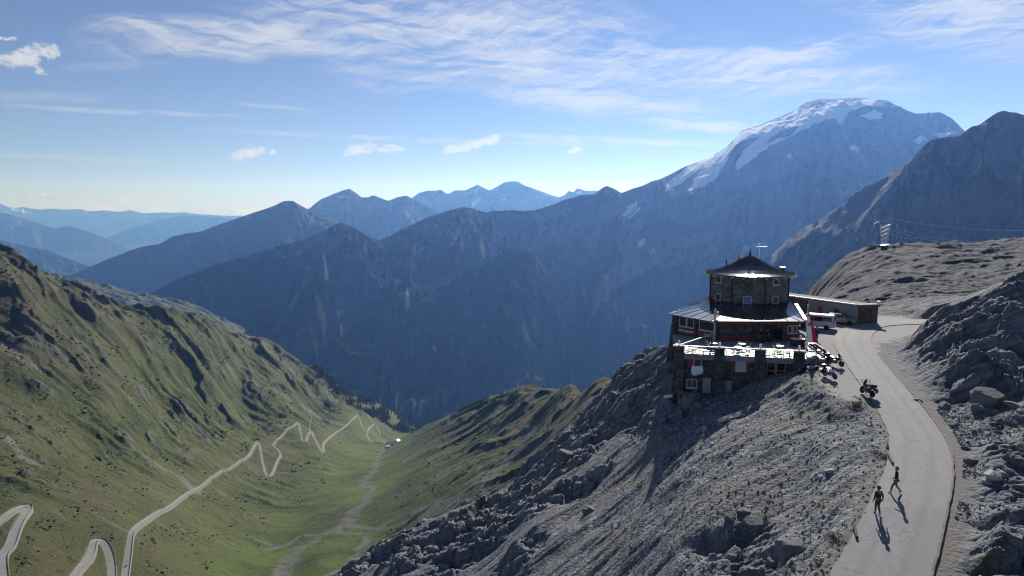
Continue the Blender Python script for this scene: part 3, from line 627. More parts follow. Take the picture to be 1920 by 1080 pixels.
mountain('ridge', [(700,430,17500),(760,380,17800),(785,362,18000),(800,358,18000),(815,357,18000),(828,356,18000),(836,363,18000),(845,362,18000),(852,357,18000),(872,357,18000),(885,351,18000),(895,346,18000),(908,353,18000),(918,357,18000),(932,350,18000),(945,342,18000),(960,340,18000),(970,340,18000),(982,347,18000),(995,352,18000),(1010,357,18000),(1030,364,18000),(1048,370,18000),(1060,364,18000),(1066,358,18000),(1076,361,18000),(1082,353,18000),(1100,358,18000),(1125,357,18000),(1160,380,18000),(1220,420,18000)],
         M_far, 5200, 1500, .7, 420, 120, 380, 1400, 171, jag=.0008, snow=[[(887,358),(896,348),(900,352),(890,362)], [(1000,356),(1022,362),(1045,370),(1050,376),(1020,366)], [(1078,362),(1084,356),(1090,362)], [(884,380),(905,370),(900,378),(888,388)], [(936,376),(946,368),(950,374),(940,378)]])
mountain('ridge', [(1440,640,2500),(1480,575,2600),(1510,535,2620),(1535,512,2620),(1560,488,2620),(1590,455,2640),(1620,420,2660),(1650,382,2680),(1680,345,2700),(1705,312,2720),(1722,288,2720),(1735,272,2720),(1748,263,2700),(1775,258,2700),(1800,257,2700),(1815,245,2700),(1832,238,2700),(1850,226,2680),(1868,214,2680),(1885,210,2680),(1905,212,2680),(1922,218,2680),(1960,205,2650),(2050,190,2600),(2250,170,2500)],
         M_near, 1900, 900, .70, 620, 300, 115, 280, 181, zb=-1300, jag=.0022, ribs=[[(1748,268,8),(1722,330,55),(1690,400,85),(1650,460,90),(1610,510,80)], [(1885,216,8),(1855,290,65),(1825,370,90),(1800,440,85)], [(1832,242,5),(1788,310,45),(1762,380,65),(1740,450,60)], [(1935,225,5),(1920,300,60),(1905,380,80),(1890,440,70)], [(1655,385,5),(1630,440,45),(1590,500,55)]])
mountain('distant_range', [(-200,396,36000),(-60,380,36000),(0,381,36000),(12,387,36000),(28,390,36000),(45,388,36000),(60,391,36000),(75,393,36000),(98,391,36000),(120,393,36000),(150,392,36000),(165,396,36000),(185,395,36000),(200,394,36000),(215,397,36000),(232,396,36000),(245,394,36000),(258,398,36000),(275,400,36000),(300,398,36000),(330,399,36000),(345,398,36000),(375,402,36000),(400,403,36000),(430,405,36000),(450,404,36000),(480,410,36000),(560,420,36000),(700,440,36000)],
         M_far, 9000, 2500, .55, 460, 100, 800, 2400, 191, jag=.0011, snow=[[(12,386),(30,388),(62,398),(48,400),(20,392)], [(30,384),(45,392),(65,399),(40,397)]])
mountain('distant_range', [(-300,385,22000),(-100,392,22000),(0,398,22000),(30,405,22000),(60,415,22000),(100,428,22000),(130,424,22000),(160,432,22000),(200,448,22000),(240,470,22000),(300,500,22000),(380,540,22000)],
         M_far, 6000, 2500, .5, 300, 90, 550, 1700, 195, jag=.0012)
mountain('distant_range', [(150,470,26000),(240,430,27000),(300,412,27500),(340,404,28000),(380,406,28000),(420,408,28000),(470,414,28000),(560,440,28000)],
         M_far, 6500, 2500, .5, 240, 80, 600, 1800, 198, jag=.0011)
mountain('distant_range', [(-300,432,13000),(-100,440,13000),(0,450,13000),(50,462,13000),(90,470,13000),(130,486,13000),(180,505,13000),(240,530,13000)], M_far, 3500, 1500, .5, 200, 70, 260, 900, 205, jag=.0012)
# ------------------------------------------------------------------ sun, sky, haze
SUN_EL, SUN_AZ = math.radians(28), math.radians(20)
sl = bpy.data.lights.new('sun', 'SUN'); sl.energy = 5.0; sl.angle = math.radians(.53); sl.color = (1, .98, .955)
so = bpy.data.objects.new('sun', sl); COL.objects.link(so)
sd = Vector((math.sin(SUN_AZ)*math.cos(SUN_EL), math.cos(SUN_AZ)*math.cos(SUN_EL), math.sin(SUN_EL)))
so.rotation_euler = sd.to_track_quat('Z', 'Y').to_euler()
W = bpy.data.worlds.new('World'); SC.world = W; W.use_nodes = True
t = NT(W.node_tree); bg = W.node_tree.nodes['Background']
sky = t.node('ShaderNodeTexSky', sky_type='NISHITA'); sky.sun_disc = False; sky.sun_elevation = SUN_EL; sky.sun_rotation = SUN_AZ
sky.altitude = 2900; sky.air_density = 1.0; sky.dust_density = SKY_DUST = .1; sky.ozone_density = 3.0
dirv = t.node('ShaderNodeTexCoord').outputs['Generated']
sp = t.node('ShaderNodeSeparateXYZ'); t.put(sp.inputs[0], dirv); dx, dy, dz = sp.outputs
AZ = t.math('ARCTAN2', dx, dy); EL = t.math('ARCSINE', dz)
def azel(u, v):
    d = ray(u, v); return math.atan2(d[0], d[1]), math.asin(d[2]/np.linalg.norm(d))
def comb(x, y, z=0):
    n = t.node('ShaderNodeCombineXYZ'); t.put(n.inputs[0], x); t.put(n.inputs[1], y); t.put(n.inputs[2], z); return n.outputs[0]
AE = comb(AZ, EL)
wn1 = t.noise(t.scale3(AE, (6, 14, 1)), 1.0, 4, .6, 0, 1)
wsep = t.node('ShaderNodeSeparateColor'); t.put(wsep.inputs[0], wn1)
WA = t.math('ADD', AZ, t.math('MULTIPLY', t.math('SUBTRACT', wsep.outputs[0], .5), .10)); WE = t.math('ADD', EL, t.math('MULTIPLY', t.math('SUBTRACT', wsep.outputs[1], .5), .055))
wn2 = t.noise(t.scale3(AE, (60, 70, 1)), 1.0, 4, .65, 0, 1)
w2 = t.node('ShaderNodeSeparateColor'); t.put(w2.inputs[0], wn2)
CA = t.math('ADD', AZ, t.math('MULTIPLY', t.math('SUBTRACT', w2.outputs[0], .5), .030)); CE = t.math('ADD', EL, t.math('MULTIPLY', t.math('SUBTRACT', w2.outputs[1], .5), .020))
def blob(A, E, u0, v0, u1, v1, wid, soft=1.0):
    """a streak of cloud from one bearing to another: 1 on its spine, 0 at its rim"""
    a0, e0 = azel(u0, v0); a1, e1 = azel(u1, v1)
    L = math.hypot(a1-a0, e1-e0); c, s = (a1-a0)/L, (e1-e0)/L; hw = wid/1280.
    pa = t.math('SUBTRACT', A, (a0+a1)/2); pe = t.math('SUBTRACT', E, (e0+e1)/2)
    x = t.math('DIVIDE', t.math('ADD', t.math('MULTIPLY', pa, c), t.math('MULTIPLY', pe, s)), L/2)
    y = t.math('DIVIDE', t.math('SUBTRACT', t.math('MULTIPLY', pe, c), t.math('MULTIPLY', pa, s)), hw)
    r = t.math('ADD', t.math('POWER', t.math('ABSOLUTE', x), 3.0), t.math('MULTIPLY', y, y))
    return t.math('SUBTRACT', 1.0, r, clamp=True)
def union(l):
    r = l[0]
    for q in l[1:]: r = t.math('MAXIMUM', r, q)
    return r
# high cirrus: long feathered sheets
fil = t.noise(t.rotscale(comb(WA, WE), (0, 0, .10), (3.4, 50, 1)), 1.0, 9, .66, .45)
fil2 = t.noise(t.rotscale(comb(WA, WE), (0, 0, -.25), (9, 80, 1)), 1.0, 8, .68, .5)
F = t.math('ADD', t.math('MULTIPLY', fil, .6), t.math('MULTIPLY', fil2, .4))
sheet = union([blob(WA, WE, 380, 5, 1300, 75, 75), blob(WA, WE, 700, 70, 1560, 140, 70), blob(WA, WE, 1100, 110, 1820, 165, 34), blob(WA, WE, 560, 125, 1300, 165, 30), blob(WA, WE, 850, 165, 1420, 215, 30), blob(WA, WE, 1200, 150, 1700, 60, 30), blob(WA, WE, 1560, -70, 2050, 75, 88), blob(WA, WE, 1450, -40, 2000, 20, 50), blob(WA, WE, 1150, 225, 1480, 238, 12), blob(WA, WE, 100, 70, 800, 40, 40)])
veil = t.math('MULTIPLY', t.math('MULTIPLY', sheet, .36), t.step(F, .35, .62))
cir = t.math('MULTIPLY', t.math('POWER', sheet, .55), t.step(t.math('ADD', F, t.math('MULTIPLY', sheet, .12)), .485, .76))
cir = t.math('ADD', t.math('MULTIPLY', cir, .85), veil, clamp=True)
# old vapour trails
wob = t.math('ADD', EL, t.math('MULTIPLY', t.math('SUBTRACT', t.noise(t.scale3(AE, (9, 1, 1)), 1.0, 3), .5), .006))
trail = union([t.math('MULTIPLY', blob(AZ, wob, u0, v0, u1, v1, w), k) for u0, v0, u1, v1, w, k in
   [(-100,192,500,219,5,.42), (-60,288,320,303,5,.36), (330,238,1360,272,6,.5), (900,250,1420,274,8,.75), (430,193,600,206,5,.35), (450,92,720,96,9,.30), (-80,180,220,184,10,.22), (100,128,330,117,9,.22), (620,132,1000,140,8,.3), (1150,290,1260,295,4,.35), (1230,240,1420,232,9,.7), (330,308,420,309,4,.2), (700,318,830,320,4,.2), (420,112,520,116,6,.25)]])
trail = t.math('MULTIPLY', trail, t.step(t.noise(t.scale3(AE, (26, 60, 1)), 1.0, 5, .6), .28, .62))
# small fair-weather cumulus
cum = union([blob(CA, CE, u0, v0, u1, v1, w) for u0, v0, u1, v1, w in
   [(425,296,512,278,14), (635,290,712,272,15), (690,285,768,274,8), (815,286,905,268,12), (870,278,950,254,12), (1062,290,1092,276,9), (-20,114,90,112,17), (30,104,120,88,14), (0,75,25,73,6), (60,118,90,138,8), (230,380,250,379,6), (420,398,510,392,11), (150,392,230,391,7), (270,393,330,396,5), (70,362,92,359,6), (505,290,516,284,7)]])
cn = t.noise(t.scale3(AE, (60, 85, 1)), 1.0, 8, .68)
cumk = t.step(t.math('ADD', cum, t.math('MULTIPLY', t.math('SUBTRACT', cn, .5), 2.2)), .32, 1.05)
dark = union([blob(CA, CE, 40, 378, 55, 366, 6), blob(CA, CE, 85, 372, 112, 369, 7), blob(CA, CE, 425, 402, 440, 396, 6)])
dk = t.math('MULTIPLY', t.step(t.math('ADD', dark, t.math('MULTIPLY', t.math('SUBTRACT', cn, .5), 1.0)), .25, .8), .5)
CLOUD = 9.3
hsv = t.node('ShaderNodeHueSaturation'); t.put(hsv.inputs['Color'], sky.outputs[0]); hsv.inputs['Saturation'].default_value = .88
skyc = t.mix(1.0, hsv.outputs[0], (.93, .925, 1.04), 'MULTIPLY')
cc = t.mix(t.math('MULTIPLY', cir, .88), skyc, (CLOUD*.93, CLOUD*.95, CLOUD*1.0))
cc = t.mix(trail, cc, (CLOUD*.97, CLOUD*.98, CLOUD))
cc = t.mix(t.math('MULTIPLY', cumk, .82), cc, (CLOUD*1.1, CLOUD*1.1, CLOUD*1.1))
cc = t.mix(dk, cc, (CLOUD*.55, CLOUD*.6, CLOUD*.68))
t.put(bg.inputs['Color'], cc); bg.inputs['Strength'].default_value = .056
hm = bpy.data.materials.new('haze'); hm.use_nodes = True; ht = NT(hm.node_tree)
hm.node_tree.nodes.remove(hm.node_tree.nodes['Principled BSDF'])
pv = ht.node('ShaderNodeVolumePrincipled'); pv.inputs['Color'].default_value = (.175, .39, 1.0, 1); pv.inputs['Density'].default_value = 4.6e-5; pv.inputs['Anisotropy'].default_value = .42; pv.inputs['Absorption Color'].default_value = (1, 1, 1, 1)
for k in ('Color Attribute', 'Density Attribute', 'Temperature Attribute'):
    if k in pv.inputs: pv.inputs[k].default_value = ''
ht.l.new(pv.outputs[0], [n for n in hm.node_tree.nodes if n.type == 'OUTPUT_MATERIAL'][0].inputs['Volume'])
hb = MB(); hb.box((0, 22800, -50), (96000, 49600, 2902)); ho = hb.build('haze', hm); tag(ho, kind='stuff')
vs = SC.view_settings; vs.view_transform = 'Standard'; vs.look = 'None'; vs.exposure = .4; vs.gamma = 1; vs.use_curve_mapping = False
SC.cycles.volume_bounces = 0; SC.cycles.max_bounces = 4; SC.cycles.diffuse_bounces = 2; SC.cycles.glossy_bounces = 2; SC.cycles.filter_width = 1.15; SC.cycles.transparent_max_bounces = 8
SC.cycles.use_adaptive_sampling = True
# ------------------------------------------------------------------ stone materials of the buildings
def stone(name, cols, sc, rough=.9, dist=.04):
    m, t = new_mat(name)
    tc = t.node('ShaderNodeTexCoord').outputs['Object']
    p = t.vmath('ADD', t.scale3(tc, (1, 1, 1.5)), t.vmath('SCALE', t.noise(tc, 1.2, 3, .5, 0, 1)))
    cell = t.voro(p, sc, 'F1', 'Color'); edge = t.voro(p, sc, 'DISTANCE_TO_EDGE', 'Distance')
    sep = t.node('ShaderNodeSeparateColor'); t.put(sep.inputs[0], cell); n = t.noise(tc, .6, 5, .6); nf = t.noise(tc, 9, 4, .6)
    c = t.ramp(t.math('ADD', t.math('MULTIPLY', sep.outputs[0], .6), t.math('MULTIPLY', n, .4)), [(.2, cols[0]), (.5, cols[1]), (.8, cols[2])])
    c = t.mix(t.math('MULTIPLY', nf, .35), c, [q*.6 for q in cols[0]])
    mort = t.step(edge, .05, .02); c = t.mix(t.math('MULTIPLY', mort, .6), c, [q*.75 for q in cols[1]])
    t.put(t.b.inputs['Base Color'], c); t.b.inputs['Roughness'].default_value = rough; t.b.inputs['Specular IOR Level'].default_value = .2
    t.put(t.b.inputs['Normal'], t.bump(t.math('ADD', t.math('MULTIPLY', t.math('MINIMUM', edge, .15), 4), t.math('MULTIPLY', nf, .3)), dist))
    return m
ST_D = stone('dark rubble masonry', [(.045, .047, .05), (.09, .09, .092), (.15, .148, .145)], 2.2)
ST_T = stone('tower masonry', [(.10, .092, .082), (.18, .168, .15), (.28, .262, .24)], 2.4)
ST_A = stone('annex masonry', [(.07, .065, .06), (.12, .11, .10), (.18, .165, .15)], 1.8)
PLAST = simple('grey annex render', (.30, .295, .29), .95, var=.2, scale=.7, bump=.02)
RED = simple('red painted boards', (.25, .042, .03), .65, var=.22, scale=3); REDD = simple('dull red shutter', (.33, .04, .035), .65, var=.2, scale=4)
WOOD = simple('dark larch', (.07, .042, .026), .7, var=.35, scale=2.5); OCHRE = simple('yellowish door frame', (.34, .22, .07), .6)
PALE = simple('weathered rafter wood', (.55, .50, .43), .6, var=.15); FRAME = simple('white window frame', (.62, .60, .57), .55, var=.08)
GLASS = simple('dark pane', (.012, .016, .02), .06, spec=.6, var=.05); CURT = simple('pane with white curtain', (.42, .41, .44), .4, var=.25, scale=5)
BLUEP = simple('blue pane', (.12, .17, .34), .25, var=.15); CONC = simple('pale concrete', (.46, .45, .44), .85, var=.12, scale=2)  # plain blue pane colour, used for one lower tower window
FLOORM = simple('pale terrace paving', (.33, .325, .32), .6, var=.10, scale=1.2, spec=.5); STEEL = simple('brushed rail', (.75, .75, .76), .3, .85, var=.05)
DARKM = simple('dark iron', (.03, .03, .032), .45, .6); LAMPM = simple('white lamp globe', (.85, .85, .83), .3)
GREYD = simple('grey metal door', (.27, .285, .31), .55, var=.12, scale=1.5); LINEN = simple('white bed linen', (.82, .83, .87), .9, var=.04)
def roof_metal(name, col, rough):
    m, t = new_mat(name); tc = t.node('ShaderNodeTexCoord').outputs['Object']
    n = t.noise(tc, .9, 5, .65); n2 = t.noise(tc, 6, 4, .6)
    c = t.mix(n, [q*.7 for q in col], [q*1.25 for q in col]); t.put(t.b.inputs['Base Color'], c)
    t.put(t.b.inputs['Roughness'], t.math('ADD', rough, t.math('MULTIPLY', t.math('SUBTRACT', n2, .5), .06)))
    t.b.inputs['Metallic'].default_value = .75
    t.put(t.b.inputs['Normal'], t.bump(n, .006))
    return m
ROOFM = roof_metal('dark standing-seam sheet', (.11, .11, .125), .14)
TC = np.array([34.4, 98.5]); FACE = math.atan2(-TC[1], -TC[0])
HUT0 = np.array([30., 85., -17.])
hut = empty('mountain_hut', HUT0, 0, 'dark stone mountain hut with octagonal tower, metal roofs and sunlit terrace', 'mountain hut')
def V3(p, z): return np.array([p[0], p[1], z])
def quadwall(b, p0, p1, z0, z1, th, mi=0):
    """upright slab between plan points p0 and p1"""
    d = (p1-p0)/np.linalg.norm(p1-p0); n = np.array([d[1], -d[0]])*th/2
    b.prism([p0-n, p1-n, p1+n, p0+n], z0, z1, mi)
# ---- lower storey with the dining room
foot = [HA, HB, HC, HD, HE, HF]
b = MB(HUT0); b.prism(foot, FLOOR-.3, -14.42); lw = b.build('dining_room_wall', ST_D, hut)
# ---- terrace substructure
sub = [T0, T1, np.array([35.4, 83.6]), HF, HE, HD, HC]
b = MB(HUT0); b.prism(sub, -25.5, FLOOR-.62); base_o = b.build('basement_wall', ST_D, hut)
ter = [T0+np.array([-.25, -.3]), T1+np.array([.1, -.3]), T2+np.array([.1, -.25]), np.array([37.0, 86.4]), HA+np.array([.3, .3]), HB, HC+np.array([-.3, .2])]
b = MB(HUT0); b.prism(ter, FLOOR-.6, FLOOR); b.build('terrace_slab', [simple('slab edge', (.24, .235, .245), .9, var=.2, scale=1)], hut)
b = MB(HUT0); b.prism([p*.995+np.mean(ter, axis=0)*.005 for p in ter], FLOOR+.003, FLOOR+.03); b.build('terrace_paving', FLOORM, hut)
TD = (T1-T0)/np.linalg.norm(T1-T0); TN = np.array([TD[1], -TD[0]])      # along the front, and outward from it
def on_front(u, v, out=0):
    d = ray(u, v); p0 = T0+TN*out
    k = ((p0)@TN)/(d[:2]@TN); return d*k
def plane_pt(u, v, p0, n):
    d = ray(u, v); return d*((p0@n)/(d[:2]@n))
BUTT = [1272, 1348, 1424, 1497]
for u in BUTT:
    p = on_front(u, 690)[:2]; q = MB(HUT0); w = .55
    zb = -24.5 if u < 1400 else -20.5
    a = [p-TD*w*1.25-TN*.3, p+TD*w*1.25-TN*.3, p+TD*w*1.25+TN*.95, p-TD*w*1.25+TN*.95]; c = [p-TD*w-TN*.3, p+TD*w-TN*.3, p+TD*w+TN*.34, p-TD*w+TN*.34]
    q.prism(a, zb, -16.18, poly_top=c); pl = q.build('buttress', ST_D, hut, bevel=.06)
    q = MB(HUT0); e = p+TN*.02; q.prism([e-TD*.66-TN*.42, e+TD*.66-TN*.42, e+TD*.66+TN*.42, e-TD*.66+TN*.42], -16.18, -16.06); q.build('coping', CONC, pl)
    q = MB(HUT0); q.lathe(V3(e, -16.06), [(.05, 0), (.05, .12), (.13, .14), (.15, .42), (.1, .52)], 10); q.build('lamp', LAMPM, hut, smooth=True)
# battered corner at the left end and the left flank wall
q = MB(HUT0); q.prism([HC+np.array([-1.5, .3]), HC+np.array([-.9, -1.5]), HC+np.array([.4, -.6]), HC+np.array([.4, .8])], -26, -14.5, poly_top=[HC+np.array([-.35, .2]), HC+np.array([-.2, -.45]), HC+np.array([.4, -.4]), HC+np.array([.4, .5])]); q.build('buttress', ST_D, hut)
# ---- terrace railing
ups = [on_front(u, 655, .05)[:2] for u in BUTT]
for i in range(3):
    a, c = ups[i]+TD*.55, ups[i+1]-TD*.55; q = MB(HUT0); q.bar(V3(a, -16.12), V3(c, -16.12), .13, .09)
    n = 3
    for k in range(1, n): m_ = a+(c-a)*k/n; q.bar(V3(m_, FLOOR+.03), V3(m_, -16.17), .05)
    q.bar(V3(a, FLOOR+.22), V3(c, FLOOR+.22), .035); q.build('railing', STEEL, hut)
q = MB(HUT0); a, c = T0+np.array([.1, .3]), HB+np.array([-.25, -.35])
q.bar(V3(a, -16.08), V3(c, -16.0), .16, .10)
for k in range(5): m_ = a+(c-a)*k/4; q.bar(V3(m_, FLOOR+.03), V3(m_, -16.1), .05)
q.build('railing', PALE, hut)
q = MB(HUT0); a, c = T2+np.array([.0, .1]), np.array([36.8, 85.6])
q.bar(V3(a, -16.3), V3(c, -16.2), .2, .12)
for k in range(9): m_ = a+(c-a)*k/8; q.bar(V3(m_, FLOOR+.03), V3(m_, -16.3), .07)
for zz in (-16.5, -16.7, -16.85): q.bar(V3(a, zz), V3(c, zz+.05), .06, .12)
q.build('railing', WOOD, hut)
# ---- roofs
def ray_poly(c, ang, poly):
    d = np.array([math.cos(ang), math.sin(ang)]); best = None
    for i in range(len(poly)):
        a, e = poly[i]-c, poly[(i+1) % len(poly)]-poly[i]
        den = d[0]*e[1]-d[1]*e[0]
        if abs(den) < 1e-9: continue
        t_ = (a[0]*e[1]-a[1]*e[0])/den; s_ = (a[0]*d[1]-a[1]*d[0])/den
        if t_ > 0 and -1e-6 <= s_ <= 1+1e-6: best = t_ if best is None else max(best, t_)
    return c+d*best
cen = np.mean(foot, axis=0)
eave = [p+(p-cen)/np.linalg.norm(p-cen)*1.0 for p in foot]
octo = [TC+5.65*np.array([math.cos(FACE+math.pi/8+k*math.pi/4), math.sin(FACE+math.pi/8+k*math.pi/4)]) for k in range(8)]
angs = sorted([math.atan2(*(p-TC)[::-1]) for p in eave]+list(np.linspace(-math.pi, math.pi, 72, endpoint=False)))
b = MB(HUT0); ring0 = [ray_poly(TC, a, eave) for a in angs]; ring1 = [ray_poly(TC, a, octo)+(TC-ray_poly(TC, a, octo))*.05 for a in angs]
n = len(angs); Z0, Z1 = -14.30, -13.45
vs = [V3(p, Z0) for p in ring0]+[V3(p, Z1) for p in ring1]+[V3(p, Z0-.16) for p in ring0]+[V3(p, Z1-.3) for p in ring1]
b.add(vs, [(i, (i+1) % n, n+(i+1) % n, n+i) for i in range(n)]+[(2*n+i, 3*n+i, 3*n+(i+1) % n, 2*n+(i+1) % n) for i in range(n)]+[(2*n+i, 2*n+(i+1) % n, (i+1) % n, i) for i in range(n)])
for a in np.linspace(-math.pi, math.pi, 64, endpoint=False): b.bar(V3(ray_poly(TC, a, eave), Z0+.035), V3(ray_poly(TC, a, octo), Z1+.035), .05, .05)
low_roof = b.build('roof', ROOFM, hut)
b = MB(HUT0)
for i in range(len(eave)): b.bar(V3(eave[i], Z0-.1), V3(eave[(i+1) % len(eave)], Z0-.1), .14, .16)
b.build('gutter', DARKM, low_roof)
b = MB(HUT0); b.bar(V3(eave[0], Z0+.13), V3(eave[5], Z0+.13), .38, .22); b.build('verge_flashing', STEEL, low_roof)
# ---- tower
b = MB(HUT0); b.prism(octo, -14.4, -9.6); tower = b.build('tower_wall', ST_T, hut)
for k in range(8):
    p = octo[k]; q = MB(HUT0); q.tube([V3(p+(p-TC)*.012, -13.6), V3(p+(p-TC)*.012, -9.75)], .09, 6); q.build('downpipe', DARKM, tower)
b = MB(HUT0)
prof = [(6.12, -9.76), (6.16, -9.66), (5.05, -9.455), (3.8, -9.02), (2.65, -8.50), (1.55, -7.85), (.6, -7.32), (.13, -7.08)]
nn = 32
b.lathe(V3(TC, 0), prof, nn, rot=FACE+math.pi/nn); 
for k in range(nn*2):
    a = FACE+math.pi/nn+k*math.pi/nn
    for (r0, z0), (r1, z1) in zip(prof[1:-2], prof[2:-1]):
        f = 1 if k % 2 == 0 else math.cos(math.pi/nn)
        b.bar(V3(TC+r0*f*np.array([math.cos(a), math.sin(a)]), z0+.03), V3(TC+r1*f*np.array([math.cos(a), math.sin(a)]), z1+.03), .045, .07)
troof = b.build('tower_roof', ROOFM, hut)
b = MB(HUT0); b.lathe(V3(TC, 0), [(.24, -7.3), (.22, -7.0), (.11, -6.8), (.14, -6.7), (.06, -6.55), (.015, -6.1)], 10); b.build('finial', DARKM, troof, smooth=True)
for k in range(26):
    a = FACE+2*math.pi*(k+.5)/26; d = np.array([math.cos(a), math.sin(a)]); q = MB(HUT0)
    q.bar(V3(TC+d*4.7, -9.55), V3(TC+d*6.42, -9.96), .17, .20); q.build('rafter', PALE, troof)
for (u, v), h_ in (((1362, 495), .55), ((1385, 487), .5)):
    p = P(u, v, 99.); q = MB(HUT0); q.tube([p-np.array([0, 0, .5]), p+np.array([0, 0, h_])], .1, 8); q.lathe(p+np.array([0, 0, h_]), [(.16, 0), (.16, .06), (.02, .14)], 8); q.build('vent_pipe', DARKM, troof)
p = P(1467, 511, 98.5); q = MB(HUT0); q.box(p+np.array([0, 0, .1]), (.5, .5, 1.1)); ch = q.build('chimney', DARKM, troof); q = MB(HUT0); q.box(p+np.array([0, 0, .74]), (.66, .66, .16)); q.build('chimney_cap', STEEL, ch)
# aerial behind the tower roof
q = MB(HUT0); p = V3(TC+np.array([1.75, 1.2]), -8.4); q.tube([p, p+np.array([0, 0, 2.9])], .035, 6)
q.bar(p+np.array([-.5, 0, 2.35]), p+np.array([1.1, .1, 2.45]), .04)
for k in range(6): q.bar(p+np.array([-.4+k*.28, -.35, 2.37+.017*k]), p+np.array([-.4+k*.28, .35, 2.37+.017*k]), .03)
q.bar(p+np.array([-.2, 0, 2.85]), p+np.array([.7, 0, 2.9]), .03); q.sphere(p+np.array([-.45, -.1, 2.35]), .13, 8); q.build('aerial', STEEL, troof)
# ---- windows
def window(par, p, out, w, h, frame=FRAME, pane=GLASS, shut=(0, 0), mull=1, sh_m=REDD, sh_w=None):
    """window centred on the wall point p, out = outward plan direction; shut = (left, right) open shutters"""
    out = np.array(out)/np.linalg.norm(out); side = np.array([-out[1], out[0]])      # to the right seen from outside
    X, Y, Z = np.array([side[0], side[1], 0]), np.array([-out[0], -out[1], 0]), np.array([0, 0, 1.]); o3 = np.array([out[0], out[1], 0]); ax = (X, Y, Z); f = .09
    q = MB(HUT0)
    for s in (-1, 1): q.box(p+X*s*(w/2-f/2)+o3*.03, (f, .12, h), ax=ax); q.box(p+Z*s*(h/2-f/2)+o3*.03, (w-2*f, .12, f), ax=ax)
    if mull: q.box(p+o3*.03, (.06, .1, h-2*f), ax=ax)
    fr = q.build('window', frame, par)
    q = MB(HUT0); q.box(p+o3*.004, (w-2*f, .05, h-2*f), ax=ax); q.build('pane', pane, fr)
    q = MB(HUT0); q.box(p-Z*(h/2+.04)+o3*.08, (w+.1, .22, .08), ax=ax); q.build('sill', frame, fr)
    for s, on in zip((-1, 1), shut):
        if on: q = MB(HUT0); q.box(p+X*s*(w/2+(sh_w or w/2)/2+.02)+o3*.05, ((sh_w or w/2), .06, h), ax=ax); q.build('shutter', sh_m, fr)
    return fr
for k in range(-2, 3):      # tower faces towards the valley side and the yard
    out = np.array([math.cos(FACE+k*math.pi/4), math.sin(FACE+k*math.pi/4)]); c2 = TC+out*5.225; side = np.array([-out[1], out[0]])
    for z, lvl in ((-10.45, 1), (-13.0, 0)):
        s = {0: -.1, 1: -.25, -1: -.55}.get(k, 0)
        window(tower, V3(c2+side*s, z), out, 1.1, 1.0, frame=WOOD if (k, lvl) == (0, 1) else FRAME, pane=BLUEP if (k, lvl) == (0, 0) else GLASS, shut={0: (0, 0), 1: (0, 1), -1: (1, 0)}.get(k, (1, 1)), mull=0, sh_w=.42)
# dining room: left-hand band of windows with the lettered red boards
def facade(p0, p1): d = (p1-p0)/np.linalg.norm(p1-p0); return d, np.array([d[1], -d[0]]), np.linalg.norm(p1-p0)
def text_on(par, s, p, out, size, mat, name='lettering'):
    cu = bpy.data.curves.new(name, 'FONT'); cu.body = s; cu.size = size; cu.align_x = 'CENTER'; cu.align_y = 'CENTER'; cu.extrude = .012; cu.offset = .012
    o = bpy.data.objects.new(name, cu); COL.objects.link(o); cu.materials.append(mat)
    out = np.array([out[0], out[1], 0])/np.linalg.norm(out); X = Vector((-out[1], out[0], 0)); Z = Vector((0, 0, 1)); N = Vector(out)
    me_ = bpy.data.meshes.new_from_object(o.evaluated_get(bpy.context.evaluated_depsgraph_get())); bpy.data.objects.remove(o); me_.name = name; o = bpy.data.objects.new(name, me_); COL.objects.link(o); me_.materials.clear(); me_.materials.append(mat)
    o.parent = par; o.matrix_local = Matrix.Translation(Vector(p-HUT0+out*.05)) @ Matrix((X, Z, N)).transposed().to_4x4(); return o
LETTER = simple('pale lettering', (.78, .74, .70), .6)
dl, nl, Ll = facade(HC, HB)
def on_left(s, z): return V3(HC+dl*s, z)
for s0, s1, txt, in ((.7, 3.3, 'RESTAURANT'), (3.95, 6.7, 'CAFE')):
    q = MB(HUT0); q.box(V3(HC+dl*(s0+s1)/2+nl*.06, -16.45), (s1-s0, .14, .8), rz=math.atan2(dl[1], dl[0])); bd = q.build('sign_board', RED, lw)
    text_on(bd, txt, V3(HC+dl*((s0+s1)/2+(.2 if txt == 'CAFE' else 0))+nl*.09, -16.42), nl, .5 if txt == 'CAFE' else .42, LETTER)
    if txt == 'RESTAURANT':
        for k in (0, 1): window(lw, V3(HC+dl*(s0+.65+k*1.28), -15.25), nl, 1.2, 1.25, mull=0)
    else: window(lw, V3(HC+dl*(s0+s1)/2, -15.25), nl, 2.5, 1.25, mull=0)
for s in (.25, 3.62): q = MB(HUT0); q.box(V3(HC+dl*s+nl*.12, -16.2), (.5, .3, 3.3), rz=math.atan2(dl[1], dl[0])); q.build('wall_pier', ST_D, lw)
